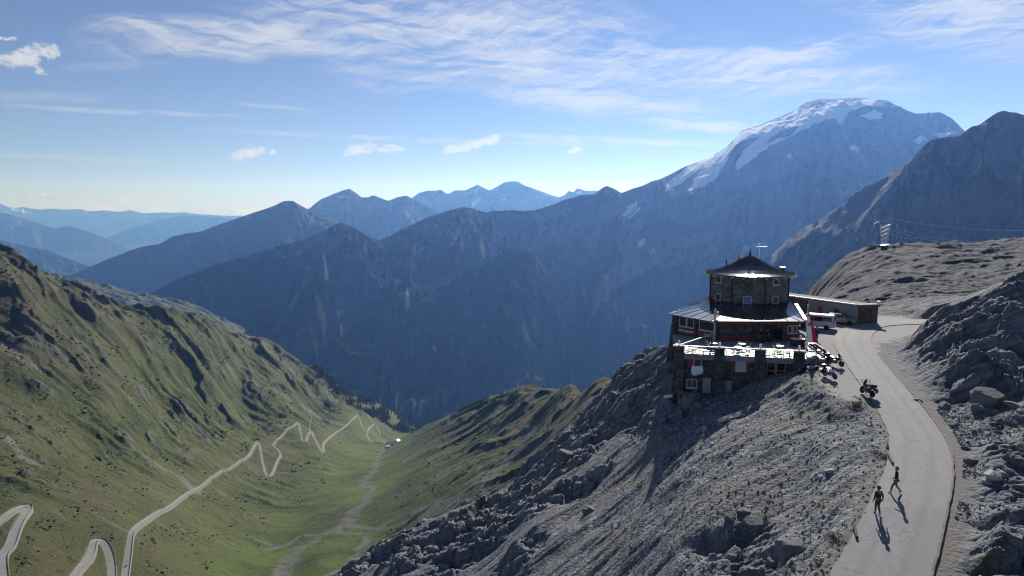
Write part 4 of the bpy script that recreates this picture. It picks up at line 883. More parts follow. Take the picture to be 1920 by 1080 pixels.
# front of the dining room, under the roof
df, nf_, Lf = facade(HB, HA)
def fr_pt(u, z): 
    p = plane_pt(u, 620, HB, nf_); return V3(p[:2], z)
def slab(par, name, u0, u1, z0, z1, mat, th=.12, out=.05):
    a, c = fr_pt(u0, 0)[:2], fr_pt(u1, 0)[:2]; q = MB(HUT0); m_ = (a+c)/2+nf_*out
    q.box(V3(m_, (z0+z1)/2), (np.linalg.norm(c-a), th, z1-z0), rz=math.atan2(df[1], df[0])); return q.build(name, mat, par)
slab(lw, 'fascia_board', 1343, 1416, -14.85, -14.45, RED); slab(lw, 'sign_board', 1420, 1496, -14.82, -14.45, RED, .14, .07)
for u0, u1 in ((1347, 1378), (1384, 1412)):
    slab(lw, 'fascia_board', u0, u1, -16.85, -16.25, RED)
    w_ = np.linalg.norm(fr_pt(u1, 0)-fr_pt(u0, 0)); window(lw, fr_pt((u0+u1)/2, -15.6), nf_, w_, 1.15, frame=WOOD, mull=1)
w_ = np.linalg.norm(fr_pt(1494, 0)-fr_pt(1476, 0))
for k in (0, 1): window(lw, fr_pt(1480.5+k*9.5, -15.5), nf_, w_*.48, 1.0, mull=0)
slab(lw, 'fascia_board', 1474, 1496, -16.9, -16.1, RED)
d_ = slab(lw, 'door', 1434, 1447, FLOOR+.05, -14.95, GLASS, .1, .03); slab(d_, 'door_frame', 1432.5, 1434.5, FLOOR+.05, -14.9, WOOD, .2, .06); slab(d_, 'door_frame', 1446.5, 1448.5, FLOOR+.05, -14.9, WOOD, .2, .06)
slab(lw, 'window', 1449.5, 1465, -16.7, -15.0, GLASS, .1, .03); slab(lw, 'window', 1423, 1431, -16.7, -15.0, GLASS, .1, .03); slab(lw, 'wall_pier', 1466, 1473, FLOOR+.03, -14.85, ST_D, .3, .1); slab(lw, 'wall_pier', 1414, 1420, FLOOR+.03, -14.46, ST_D, .3, .1)
# basement windows and doors
def base_pt(u, v): return on_front(u, v)
def wsz(px): return px/1280.*77.5
window(base_o, base_pt(1308, 681), TN, wsz(15), wsz(19), shut=(1, 0), mull=0, sh_m=RED, sh_w=.55)
window(base_o, base_pt(1389, 686), TN, wsz(19), wsz(19), pane=CURT, shut=(1, 1), mull=1, sh_m=RED, sh_w=.4)
window(base_o, base_pt(1297, 719), TN, wsz(20), wsz(18), pane=simple('dim red curtain', (.14, .05, .045), .5, var=.4, scale=5), shut=(1, 0), mull=1, sh_m=RED, sh_w=.55)
for u, v, w_, h_ in ((1325, 723, 15.5, 29), (1364, 727, 14, 28)):
    q = MB(HUT0); p = base_pt(u, v)+np.array([TN[0], TN[1], 0])*.04; q.box(p, (wsz(w_), .12, wsz(h_)), rz=math.atan2(TD[1], TD[0])); q.build('door', GREYD, base_o, bevel=.02)
rzf = math.atan2(TD[1], TD[0])
for u, w_ in ((1445.5, 14), (1464, 15)):
    q = MB(HUT0); p = base_pt(u, 693)+np.array([TN[0], TN[1], 0])*.03; q.box(p, (wsz(w_), .1, 2.0), rz=rzf); d_ = q.build('door', GLASS, base_o)
    q = MB(HUT0); L = wsz(w_)
    for s in (-1, 1): q.box(p+V3(TD*s*L/2, 0)+np.array([TN[0], TN[1], 0])*.04, (.12, .14, 2.1), rz=rzf)
    for z in (-.1, 1.0): q.box(p+np.array([TN[0]*.04, TN[1]*.04, z]), (L, .13, .1), rz=rzf)
    q.build('door_frame', OCHRE, d_)
# bedding airing on the sill
p = base_pt(1307, 692)+np.array([TN[0], TN[1], 0])*.22; q = MB(p); X = V3(TD, 0); N = V3(TN, 0)
g = [[None]*9 for _ in range(9)]
vs = []; 
for j in range(9):
    for i in range(9):
        s, r_ = (i-4)/4, j/8; w_ = .55+.12*math.sin(r_*3)
        vs.append(p+X*s*w_+N*(.14*math.sin(r_*math.pi)*(1-.5*s*s)+.03*math.sin(i*2.1+j))+np.array([0, 0, .42-r_*(1.0+.12*math.cos(s*2+1))+.04*math.sin(i*1.7)]))
q.add(vs, [(j*9+i, j*9+i+1, (j+1)*9+i+1, (j+1)*9+i) for j in range(8) for i in range(8)])
o = q.build('bedding', LINEN, smooth=True); o.location = p; md = o.modifiers.new('t', 'SOLIDIFY'); md.thickness = .1; tag(o, 'white bedding hung out over the sill of a lower hut window', 'bedding')
# stairs from the lower yard to the terrace end
st0, st1 = at_z(1486, 711, -19.25), at_z(1524, 686, FLOOR)
sd3 = st1-st0; L = np.linalg.norm(sd3[:2]); sdir = np.array([sd3[0], sd3[1], 0])/L; sn = np.array([sdir[1], -sdir[0], 0]); ns = 11
stair = empty('outside_stair', st0, 0, 'open stair with pale treads and dark stringers at the right end of the terrace', 'stair')
for k in range(ns):
    q = MB(st0); c = st0+sd3*(k+.5)/ns; q.box(c, (L/ns*.95, 1.3, .07), ax=(sdir, -sn, np.array([0, 0, 1.]))); q.build('tread', CONC, stair)
for s in (-.68, .68): q = MB(st0); q.bar(st0+sn*s-np.array([0, 0, .15]), st1+sn*s-np.array([0, 0, .15]), .1, .34); q.build('stringer', DARKM, stair)
q = MB(st0); q.bar(st0-sn*.68+np.array([0, 0, .9]), st1-sn*.68+np.array([0, 0, .9]), .07)
for k in range(5): c = st0+sd3*k/4-sn*.68; q.bar(c, c+np.array([0, 0, .92]), .05)
q.build('handrail', DARKM, stair)
# lamp post by the left corner of the dining room, and the serving counter
p = at_z(1326, 655, FLOOR); p = V3(HB+np.array([-.2, -.75]), FLOOR)
r = empty('lamp_post', p, 0, 'grey lamp post with white globes at the left corner of the dining room', 'lamp post')
q = MB(p); q.tube([p, p+np.array([0, 0, 4.2])], [.13, .12], 10); q.build('pole', CONC, r)
for dx, dz in ((.3, 3.75), (.28, 2.75), (-.3, 2.6)): q = MB(p); q.bar(p+np.array([0, 0, dz]), p+np.array([dx, -.05, dz]), .04); q.sphere(p+np.array([dx, -.05, dz]), .17, 10); q.build('lamp', LAMPM, r, smooth=True)
c0 = at_z(1496, 650, FLOOR); r = empty('serving_counter', c0, rzf, 'dark serving counter with a bright steel top near the terrace stair', 'counter')
q = MB(); q.box((0, 0, .48), (1.5, .6, .96)); q.build('cabinet', DARKM, r); q = MB(); q.box((0, 0, 1.0), (1.75, .8, .08)); q.build('top', STEEL, r); q = MB(); q.lathe((.25, 0, 1.04), [(.12, 0), (.14, .3), (.05, .4)], 10); q.build('jug', LAMPM, r)
# flat slab and board at the foot of the left corner
p = base_pt(1262, 742); r = empty('platform', V3(T0+np.array([-.2, -.5]), p[2]), rzf, 'dark plank platform with a white board at the foot of the hut', 'platform')
q = MB(); q.box((1.6, -.5, 0), (5.2, 1.1, .16)); q.build('deck', WOOD, r, bevel=.02); q = MB(); q.box((-1.1, -.6, .22), (1.0, .9, .10), ax=(np.array([.97, 0, .18]), np.array([0, 1., 0]), np.array([-.18, 0, .97]))); q.build('board', LINEN, r)
for x in (-.6, 1.4, 3.8): q = MB(); q.bar((x, -.7, -.05), (x, -.2, -2.6), .16); q.build('strut', WOOD, r)
# flag
fp = at_z(1509, 668, FLOOR); fp = np.array([34.0, 77.6, FLOOR])
r = empty('flagpole', fp, 0, 'white flagpole with a long red and white flag at the right end of the terrace', 'flagpole')
q = MB(fp); q.tube([fp, fp+np.array([0, 0, 5.6])], [.06, .045], 8); q.sphere(fp+np.array([0, 0, 5.65]), .09, 8); q.build('pole', simple('white pole', (.75, .75, .75), .4), r, smooth=True)
FLW = simple('white flag cloth', (.80, .78, .78), .8, var=.05); FLR = simple('red flag cloth', (.62, .015, .06), .8, var=.1)
q = MB(fp); nu, nv = 12, 24; vs = []
for j in range(nv+1):
    for i in range(nu+1):
        s, r_ = i/nu, j/nv; w_ = .06+1.35*r_**.85
        vs.append(fp+np.array([.05+s*w_-.10*r_, -.05+.13*math.sin(s*7+r_*2)*r_+.1*math.sin(s*3), 5.0-r_*3.75-.12*s*(1-r_)]))
fs = []; ms = []
q.add(vs, [(j*(nu+1)+i, j*(nu+1)+i+1, (j+1)*(nu+1)+i+1, (j+1)*(nu+1)+i) for j in range(nv) for i in range(nu)])
q.m = [1 if (i > nu*.5 or j < nv*.13) else 0 for j in range(nv) for i in range(nu)]
fo = q.build('flag', [FLW, FLR], r, smooth=True); md = fo.modifiers.new('t', 'SOLIDIFY'); md.thickness = .015
q = MB(fp); q.sphere(fp+np.array([.24, -.12, 3.35]), (.10, .03, .17), 8); q.sphere(fp+np.array([.24, -.12, 3.5]), (.19, .03, .07), 8); q.build('crest', simple('dark red crest', (.25, .02, .03), .8), fo)
# tables and chairs on the terrace
TBL = simple('bright table top', (.13, .128, .125), .5, var=.05); CHM = simple('chair steel', (.05, .05, .055), .6, 0)
def table_proto():
    r = empty('cafe_table', (0, 0, 0)); q = MB(); q.lathe((0, 0, 0), [(.42, .71), (.44, .72), (.44, .745), (.42, .75)], 16); q.build('tabletop', TBL, r)
    q = MB(); q.tube([(0, 0, .04), (0, 0, .71)], .035, 8); q.build('stem', CHM, r)
    q = MB(); q.bar((-.3, 0, .03), (.3, 0, .03), .06, .04); q.bar((0, -.3, .03), (0, .3, .03), .06, .04); q.build('foot', CHM, r); return r
def chair_proto():
    r = empty('cafe_chair', (0, 0, 0)); q = MB(); q.box((0, 0, .44), (.42, .42, .04)); q.build('seat', CHM, r, bevel=.01)
    q = MB()
    for z in (.58, .68, .78): q.box((0, .2, z), (.42, .025, .06))
    for x in (-.2, .2): q.bar((x, .2, .44), (x, .23, .86), .03)
    q.build('backrest', CHM, r)
    for x in (-.18, .18):
        for y in (-.18, .18): q = MB(); q.bar((x, y, 0), (x, y, .43), .03); q.build('leg', CHM, r)
    return r
tp, cp = table_proto(), chair_proto(); used_t = used_c = False
TPOS = [(1298, 664, 'leftmost cafe table, near the left railing corner'), (1318, 668, 'cafe table behind the first railing bay from the left'), (1338, 655, 'cafe table in front of the lamp post'), (1362, 667, 'cafe table just right of the second stone pillar'), (1383, 662, 'cafe table at the middle of the terrace railing'), (1402, 666, 'cafe table just left of the third stone pillar'), (1443, 667, 'cafe table just right of the third stone pillar'), (1462, 660, 'cafe table in front of the dining room door'), (1480, 668, 'cafe table just left of the last stone pillar'), (1521, 655, 'cafe table in full sun behind the flagpole'), (1530, 668, 'rightmost cafe table, in the sun by the wooden railing'), (1391, 656, 'cafe table in the shade in front of the red boarded front')]
ki = 0
for u, v, lb in TPOS:
    q = at_z(u, v, FLOOR+.03)
    o = tp if not used_t else copy_tree(tp); used_t = True; o.location = q; tag(o, lb, 'table', 'cafe tables on the terrace')
    for k in range(2 if ki % 2 else 3):
        a = ki*1.1+k*(2.09 if ki % 2 else 1.571); c = cp if not used_c else copy_tree(cp); used_c = True
        c.location = (q[0]+.72*math.cos(a), q[1]+.72*math.sin(a), FLOOR+.03); c.rotation_euler = (0, 0, a-math.pi/2)
        tag(c, ('grey steel chair at the '+lb.split(',')[0]).replace('cafe table', 'table'), 'chair', 'cafe chairs on the terrace')
    ki += 1
# ---- annex behind the yard
AX = np.array([49.2, 96.7]); A1 = np.array([52.6, 97.0]); A2 = np.array([41.5, 110.0]); A3 = A1+(A2-AX)
an0 = V3(AX, -16.9)
ann = empty('annex', an0, 0, 'long low flat-roofed stone annex behind the parked van', 'annex')
q = MB(an0); q.prism([AX, A1, A3, A2], -18.5, -14.35); aw = q.build('wall', ST_A, ann)
da, na_, La = facade(A2, AX)
q = MB(an0); m_ = AX-da*3.9+na_*.04; q.box(V3(m_, -15.7), (7.6, .1, 2.66), rz=math.atan2(da[1], da[0])); q.build('rendered_panel', PLAST, ann)
q = MB(an0); e = .35; cc_ = (AX+A1+A3+A2)/4; q.prism([p+(p-cc_)/np.linalg.norm(p-cc_)*e for p in (AX, A1, A3, A2)], -14.35, -14.1); ar = q.build('roof', simple('annex roof felt', (.13, .125, .12), .9), ann)
q = MB(an0); o_ = na_*.33
q.bar(V3(A2+o_, -14.05), V3(AX+o_+da*.25, -14.05), .14, .16); q.bar(V3(AX+o_*.2+da*.36, -14.05), V3(A1+da*.36, -14.05), .14, .14); q.build('roof_edge', simple('zinc edge', (.62, .60, .58), .45, .4), ar)
q = MB(an0); q.box(V3(A1+np.array([-.1, -.2]), -13.85), (.35, .4, .5)); q.build('vent', STEEL, ar)
for s in (2.9, 5.6): q = MB(an0); q.box(V3(AX-da*s+na_*.10, -15.55), (.75, .1, 1.0), rz=math.atan2(da[1], da[0])); q.build('shutter', REDD, aw)
ds, ns_, Ls = facade(AX, A1)
DULL = simple('faded red boards', (.15, .045, .035), .7, var=.25)
for s in (1.0, 2.75):
    q = MB(an0); q.box(V3(AX+ds*s+ns_*.05, -15.5), (.75, .1, 1.25), rz=math.atan2(ds[1], ds[0])); q.build('shutter', DULL, aw)
q = MB(an0); q.box(V3(AX+ns_*.06+da*.06, -15.7), (.35, .35, 2.6), rz=math.atan2(ds[1], ds[0])); q.build('corner_pier', PLAST, ann)
# ------------------------------------------------------------------ the pass road in the valley
# narrow two-lane road
asphalt = simple('valley asphalt', (.22, .215, .205), .9, var=.18, scale=.4)
wallstone = simple('road wall stone', (.20, .195, .185), .95, var=.35, scale=1.3)
PASS = [
 ('pass_road', [(232,1100),(237,1062),(240,1040),(244,1005),(250,993),(264,982),(300,958),(350,926),(400,894),(440,873),(464,857),(475,840),(479,832),(483,830),(487,836),(491,858),(496,880),(501,893),(506,894),(512,886),(519,868),(526,856),(523,845),(514,838),(513,834),(530,816),(548,801),(556,794),(560,794),(563,806),(566,822),(570,829),(574,826),(580,812),(585,809),(588,818),(596,834),(604,848),(608,850),(606,836),(612,826),(630,811),(652,796),(664,784),(670,779),(674,784),(678,798),(684,808),(688,812)], 5.0),
 ('pass_road', [(688,812),(692,803),(698,798),(704,797),(709,806),(714,816)], 5.5),
 ('pass_road', [(688,812),(690,820),(698,829),(712,831),(728,833)], 5.0),
 ('track', [(581,808),(581,795),(583,780)], 3.2),
 ('pass_road', [(6,1090),(3,1050),(8,1036),(18,1028),(26,1005),(32,988),(42,970),(52,957),(53,951),(45,950),(34,953),(22,961),(0,978),(-20,992)], 6.0),
 ('pass_road', [(132,1090),(150,1064),(166,1047),(172,1030),(173,1018),(178,1012),(187,1013),(196,1022),(204,1040),(208,1060),(209,1090)], 6.0)]
PASS_W = []
def strip(name, pts, width):
    w = np.array([cast(u, v) for u, v in pts])
    w = catmull([q[:2] for q in w], 7)
    d = np.concatenate([[0], np.cumsum(np.linalg.norm(np.diff(w, axis=0), axis=1))])
    m = max(8, int(d[-1]/3.0)); s = np.linspace(0, d[-1], m)
    w = np.stack([np.interp(s, d, w[:, k]) for k in (0, 1)], 1)
    for _ in range(3): w[1:-1] = .25*w[:-2]+.5*w[1:-1]+.25*w[2:]
    tg = np.gradient(w, axis=0); tg /= np.linalg.norm(tg, axis=1)[:, None]; nr = np.stack([-tg[:, 1], tg[:, 0]], 1)
    offs = np.linspace(-width/2, width/2, 5)
    h = np.stack([H(w[:, 0]+nr[:, 0]*o, w[:, 1]+nr[:, 1]*o) for o in offs], 1)
    z = h.mean(1)*.45+h.max(1)*.55+.25
    k = 9; z = np.convolve(np.pad(z, k//2, mode='edge'), np.ones(k)/k, 'valid')
    z = np.maximum(z, h[:, 1:4].max(1)+.12)
    PASS_W.append((w, z, width))
    b = MB(); wl = MB(); n = len(w)
    L = np.stack([w[:, 0]+nr[:, 0]*width/2, w[:, 1]+nr[:, 1]*width/2, z], 1); R = np.stack([w[:, 0]-nr[:, 0]*width/2, w[:, 1]-nr[:, 1]*width/2, z], 1)
    dn = np.array([0, 0, 7.])
    b.add(list(L)+list(R), [(i, i+1, n+i+1, n+i) for i in range(n-1)])
    o = b.build(name, asphalt, smooth=True); tag(o, kind='structure')
    # retaining walls that carry the road, with a low parapet
    for E, sgn in ((L, 1), (R, -1)):
        out = np.stack([nr[:, 0]*sgn*.3, nr[:, 1]*sgn*.3, np.zeros(n)], 1); up = np.array([0, 0, .5])
        vs = list(E-np.array([0, 0, .02]))+list(E+up)+list(E+out+up)+list(E+out*2-dn)
        wl.add(vs, [(k*n+i, k*n+i+1, (k+1)*n+i+1, (k+1)*n+i) for k in range(3) for i in range(n-1)])
    return wl
LBL = ['long stone retaining wall carrying the zigzag pass road up the left hillside', 'stone retaining wall of the short hairpin above the valley houses', 'stone retaining wall of the road leading to the valley houses', 'low stone edging of the narrow track between two hairpins', 'stone retaining wall of the hairpin road in the bottom left corner', 'stone retaining wall of the narrow hairpin loop at the bottom edge']
for (nm, pts, wd), lb in zip(PASS, LBL):
    wl = strip(nm, pts, wd); o = wl.build('retaining_wall', wallstone); tag(o, lb, 'wall', 'retaining walls of the pass road')
# ------------------------------------------------------------------ houses at the hairpins' foot
white = simple('white render', (.72, .71, .69), .9, var=.06, scale=.4)
slate = simple('light roof sheet', (.55, .56, .57), .5, var=.1, scale=.5)
darkroof = simple('dark roof', (.12, .11, .11), .8); darkglass = simple('dark window', (.03, .035, .04), .2, spec=.5)
def house(u, v, D, L, Wd, h, rz, roof, label, rise=.28, wall=white):
    p = cast(u, v); z0 = p[2]-2
    r = empty('alpine_house', (p[0], p[1], z0), rz, label, 'house')
    b = MB(); b.prism([(-L/2, -Wd/2), (L/2, -Wd/2), (L/2, Wd/2), (-L/2, Wd/2)], 0, h+2)
    b.add([(-L/2, -Wd/2, h+2), (-L/2, Wd/2, h+2), (-L/2, 0, h+2+Wd*rise), (L/2, -Wd/2, h+2), (L/2, Wd/2, h+2), (L/2, 0, h+2+Wd*rise)], [(0, 1, 2), (3, 5, 4)])
    b.build('wall', wall, r)
    q = MB(); e = .9; zz = h+2.05
    for s in (-1, 1):
        q.add([(-L/2-e, s*(Wd/2+e), zz-e*rise*2), (L/2+e, s*(Wd/2+e), zz-e*rise*2), (L/2+e, 0, zz+Wd*rise), (-L/2-e, 0, zz+Wd*rise), (-L/2-e, s*(Wd/2+e), zz-e*rise*2+.35), (L/2+e, s*(Wd/2+e), zz-e*rise*2+.35), (L/2+e, 0, zz+Wd*rise+.35), (-L/2-e, 0, zz+Wd*rise+.35)], [(0, 1, 2, 3), (4, 5, 6, 7), (0, 1, 5, 4), (1, 2, 6, 5), (3, 0, 4, 7)])
    q.build('roof', roof, r)
    for k in range(int(h//2.8)):
        n = int(L//3.2)
        for i in range(n):
            w = MB(); w.box((-L/2+(i+.5)*L/n, -Wd/2-.02, 3.4+k*2.8), (1.1, .12, 1.4)); w.build('window', darkglass, r)
house(733,836,2000, 20, 13, 8, .1, slate, 'white mountain hotel with broad pale roof at the foot of the hairpins')
house(745,831,2010, 11, 12, 7, 1.2, slate, 'small white gabled house at the right end of the valley hotel')
house(727,840,1990, 9, 8, 5, .7, slate, 'low pale shed in front of the valley hotel')
# ------------------------------------------------------------------ conifers on the far end of the left slope
bark = simple('bark', (.06, .045, .035), .9); needles = simple('needles', (.020, .034, .018), .9, var=.5, scale=.8)
def conifer_mesh(seed, h=11.):
    rg = np.random.default_rng(seed); b = MB()
    b.tube([(0, 0, -1.5), (0, 0, h*.9)], [.22, .05], 5, mi=1)
    for k in range(13):
        t = k/12; zc = h*(.10+.88*t); r = h*.2*(1-t)**.85*(.75+.5*rg.random())+.12
        n = 7; a0 = rg.random()*6.3; vs = [(0, 0, zc+h*.075)]
        for i in range(n):
            a = a0+6.283*i/n; q = r*(.7+.6*rg.random()); vs.append((q*math.cos(a), q*math.sin(a), zc-h*.035*(1+rg.random())))
            a += 3.14/n; q = r*.55; vs.append((q*math.cos(a), q*math.sin(a), zc))
        b.add(vs, [(0, 1+i, 1+(i+1) % (2*n)) for i in range(2*n)])
    return b
protos = []
for sd_ in (1, 2, 3):
    o = conifer_mesh(sd_).build('conifer_tree', [needles, bark]); protos.append(o)
def tree_spots(poly, n, seed):
    rg = np.random.default_rng(seed); us = [q[0] for q in poly]; vs_ = [q[1] for q in poly]; out = []
    while len(out) < n:
        u, v = rg.uniform(min(us), max(us), 400), rg.uniform(min(vs_), max(vs_), 400)
        k = in_poly(u, v, poly); k &= pn(u/22, v/14, seed) > rg.uniform(-.5, .3, 400)
        out += list(zip(u[k], v[k]))
    return out[:n]
EDGE = [(480,610),(560,640),(620,690),(690,738),(770,800),(730,806),(690,792),(650,770),(600,740),(550,700),(500,650)]
sp_ = tree_spots(EDGE, 95, 5)
GRP = 'single conifers scattered on the far left slope'
used = set()
for i, (u, v) in enumerate(sp_):
    p = cast(u, v, 900, 3200, 700); k = i % 3
    o = protos[k] if k not in used else protos[k].copy()
    if k in used: COL.objects.link(o)
    used.add(k)
    s = RNG.uniform(.7, 1.35); o.location = p; o.scale = (s, s, s); o.rotation_euler = (0, 0, RNG.uniform(0, 6.28))
    tag(o, 'small dark conifer on the grassy far end of the left hillside', 'conifer', GRP)
FOREST_PX = [(585,684),(640,712),(690,742),(735,770),(790,804),(772,814),(742,808),(715,792),(690,778),(660,762),(630,738),(600,712)]
me = protos[0].data; pv_ = np.array([v.co for v in me.vertices]); pf = [tuple(p.vertices) for p in me.polygons if p.material_index == 0]
WV, WF = [], []
spots = tree_spots(FOREST_PX, 1500, 8)
DD = np.geomspace(1500, 3000, 300)
UV = np.array(spots); DR = np.stack([ray(u, v) for u, v in spots]); XX, YY, ZZ = [DR[:, k, None]*DD[None] for k in range(3)]
HH = height(XX, YY)[0]; HIT = ZZ < HH; KK = HIT.argmax(1)
for i, k in enumerate(KK):
    if not HIT[i, k]: continue
    s = RNG.uniform(.8, 1.6); a = RNG.uniform(0, 6.28); c, q = math.cos(a)*s, math.sin(a)*s
    b = len(WV); WV += [(XX[i, k]+x*c-y*q, YY[i, k]+x*q+y*c, HH[i, k]+z*s) for x, y, z in pv_]; WF += [tuple(b+m for m in f) for f in pf]
WVa = np.array(WV)
me = bpy.data.meshes.new('forest'); me.from_pydata(WVa.tolist(), [], WF); me.materials.append(needles)
o = bpy.data.objects.new('forest', me); COL.objects.link(o); tag(o, kind='stuff')
# ------------------------------------------------------------------ pylons and lines
galv = simple('galvanised steel', (.55, .56, .60), .5, .2, var=.08); insul = simple('porcelain', (.7, .72, .75), .3)
def pylon(p, h, rz, label, wide=1.0):
    r = empty('pylon', p, rz, label, 'pylon', 'electricity pylons')
    f = h/17.
    b = MB(); w0 = 1.5*f
    top = 12.5*f
    feet = [(sx*w0*.55, sy*w0*.4) for sx in (-1, 1) for sy in (-1, 1)]; heads = [(sx*2.6*f*wide, sy*.5*f) for sx in (-1, 1) for sy in (-1, 1)]
    th = .14*f
    for a, c in zip(feet, heads): b.bar((a[0], a[1], -1), (c[0], c[1], top), th)
    for k in range(6):
        t0, t1 = k/6, (k+1)/6
        for i, j in ((0, 1), (2, 3), (0, 2), (1, 3)):
            A = lambda q, t: (feet[q][0]+(heads[q][0]-feet[q][0])*t, feet[q][1]+(heads[q][1]-feet[q][1])*t, top*t)
            b.bar(A(i, t0), A(j, t1), th*.6); b.bar(A(j, t0), A(i, t1), th*.6)
    b.build('lattice_leg', galv, r)
    c = MB(); X = 6.4*f*wide
    c.bar((-X*.62, 0, top+1.6*f), (X*.62, 0, top+1.6*f), .14*f); c.bar((-X*.62, 0, top+1.6*f), (-X, 0, top+.2*f), .2*f); c.bar((X*.62, 0, top+1.6*f), (X, 0, top+.2*f), .2*f)
    c.bar((-X*.62, 0, top+1.6*f), (-2.6*f*wide, 0, top-.4*f), .16*f); c.bar((X*.62, 0, top+1.6*f), (2.6*f*wide, 0, top-.4*f), .16*f); c.bar((X*.45, 0, top+1.6*f), (X*.3, 0, top+3.2*f), .16*f)
    c.build('cross_arm', galv, r)
    tips = []
    for x, z in ((-X, top+.2*f), (0, top+1.5*f-1.2*f), (X, top+.2*f)):
        q = MB(); q.lathe((x, 0, z-2.1*f), [(.08*f, 0), (.14*f, .2*f), (.14*f, 1.9*f), (.08*f, 2.1*f)], 8); q.build('insulator', insul, r)
        tips.append((x, z-2.1*f))
    tips.append((X*.3, top+3.2*f))
    c, s = math.cos(rz), math.sin(rz)
    return [np.array([p[0]+x*c, p[1]+x*s, p[2]+z]) for x, z in tips]
pp = cast(1657, 466, 350, 520, 900)
tips = pylon(pp, 16.5, .12, 'tall lattice electricity pylon on the bare hilltop at right')
END = [P(1990,424,300), P(1990,420,302), P(1990,415,304), P(2010,418,300)]
names = ['lowest thin cable sagging right from the hilltop pylon', 'middle thin cable sagging right from the hilltop pylon', 'upper conductor sagging right from the right arm of the hilltop pylon', 'highest thin earth wire running right from the hilltop pylon']
for a, e, nm, sag in zip(tips, END, names, (10.5, 10.0, 9.2, 4.5)):
    b = MB(a); m = 40; L = e-a; pts = [a+L*1.25*t*1.0-np.array([0, 0, sag*1.5*4*t*(1-t)*.62]) for t in np.linspace(0, 1, m)]
    b.tube(pts, .10, 5); o = b.build('power_cable', simple('bright aluminium wire', (.75, .76, .78), .4, .3, var=.02)); o.location = a; tag(o, nm, 'cable', 'cables of the hilltop power line')
q = cast(965, 742, 700, 2000, 900); pylon(q, 17, .3, 'small pale pylon standing on the grassy spur crest', 1.1)
q = cast(841, 795, 1000, 2400, 900); pylon(q, 15, .2, 'tiny pale pylon at the low end of the grassy spur', 1.3)
# small hut under the hilltop pylon
hp = cast(1655, 467, 330, 520, 900); r = empty('shelter', (hp[0]-.4, hp[1]-2, hp[2]), .3, 'small dark shelter with a bright sloping roof below the hilltop pylon', 'shelter')
b = MB(); b.prism([(-1.1, -1), (1.1, -1), (1.1, 1), (-1.1, 1)], -1, [1.6, 1.9, 1.9, 1.6]); b.build('wall', simple('dark boards', (.05, .045, .04), .8), r)
b = MB(); b.add([(-1.4, -1.3, 1.7), (1.4, -1.3, 2.1), (1.4, 1.3, 2.1), (-1.4, 1.3, 1.7), (-1.4, -1.3, 1.85), (1.4, -1.3, 2.25), (1.4, 1.3, 2.25), (-1.4, 1.3, 1.85)], [(0, 1, 2, 3), (4, 5, 6, 7), (0, 1, 5, 4), (1, 2, 6, 5), (2, 3, 7, 6), (3, 0, 4, 7)]); b.build('roof', simple('bright tin', (.8, .8, .8), .3, .6), r)

# ------------------------------------------------------------------ dwarf shrubs and loose rocks on the pastures: too many to count
def scatter(name, n, seed, mat, smin, smax, flat, clump, slopes):
    rg = np.random.default_rng(seed); us, vs_ = [], []
    while len(us) < n:
        u, v = rg.uniform(-20, 1120, 4000), rg.uniform(480, 1079, 4000)
        k = (fbm(u/clump, v/(clump*.6), 3, seed) > rg.uniform(-.1, .35, 4000)); us += list(u[k]); vs_ += list(v[k])
    us, vs_ = us[:n], vs_[:n]
    DR = np.stack([ray(u, v) for u, v in zip(us, vs_)]); D = np.geomspace(330, 2700, 260)
    X, Y, Z = [DR[:, k, None]*D[None] for k in range(3)]
    hb_ = base_h(X, Y); hit = Z < hb_+6; kk = hit.argmax(1); ok = hit.any(1) & (kk > 0)
    gx, gy = X[np.arange(n), kk][ok], Y[np.arange(n), kk][ok]; gz, M = height(gx, gy)
    keep = (M['grass'] > .8) & (M['floor'] < .7)
    for w, z, wd in PASS_W: keep &= seg_dist(gx, gy, w[::3])[0] > 7
    gx, gy, gz = gx[keep], gy[keep], gz[keep]
    bm = bmesh.new(); bmesh.ops.create_icosphere(bm, subdivisions=1, radius=1); bv = np.array([v.co[:] for v in bm.verts]); bf = np.array([[v.index for v in f.verts] for f in bm.faces]); bm.free()
    V = []; F = []
    for i in range(len(gx)):
        s = smin*(smax/smin)**(rg.random()**1.8)*np.clip(gy[i]/1100, .55, 1.4); a = bv*rg.uniform(.6, 1.3, (len(bv), 1))*np.array([s*rg.uniform(.8, 1.5), s*rg.uniform(.8, 1.5), s*flat])
        F.append(bf+len(bv)*i); V.append(a+np.array([gx[i], gy[i], gz[i]+s*flat*.25]))
    me = bpy.data.meshes.new(name); me.from_pydata(np.concatenate(V).tolist(), [], np.concatenate(F).tolist()); me.materials.append(mat)
    o = bpy.data.objects.new(name, me); COL.objects.link(o); tag(o, kind='stuff')
scatter('dwarf_shrubs', 7500, 301, simple('juniper', (.024, .034, .016), .95, var=.5, scale=.15), .5, 2.8, .55, 60, True)
scatter('pasture_rocks', 2600, 302, simple('pasture rock', (.16, .158, .152), .95, var=.6, scale=.12), .35, 1.5, .6, 45, True)
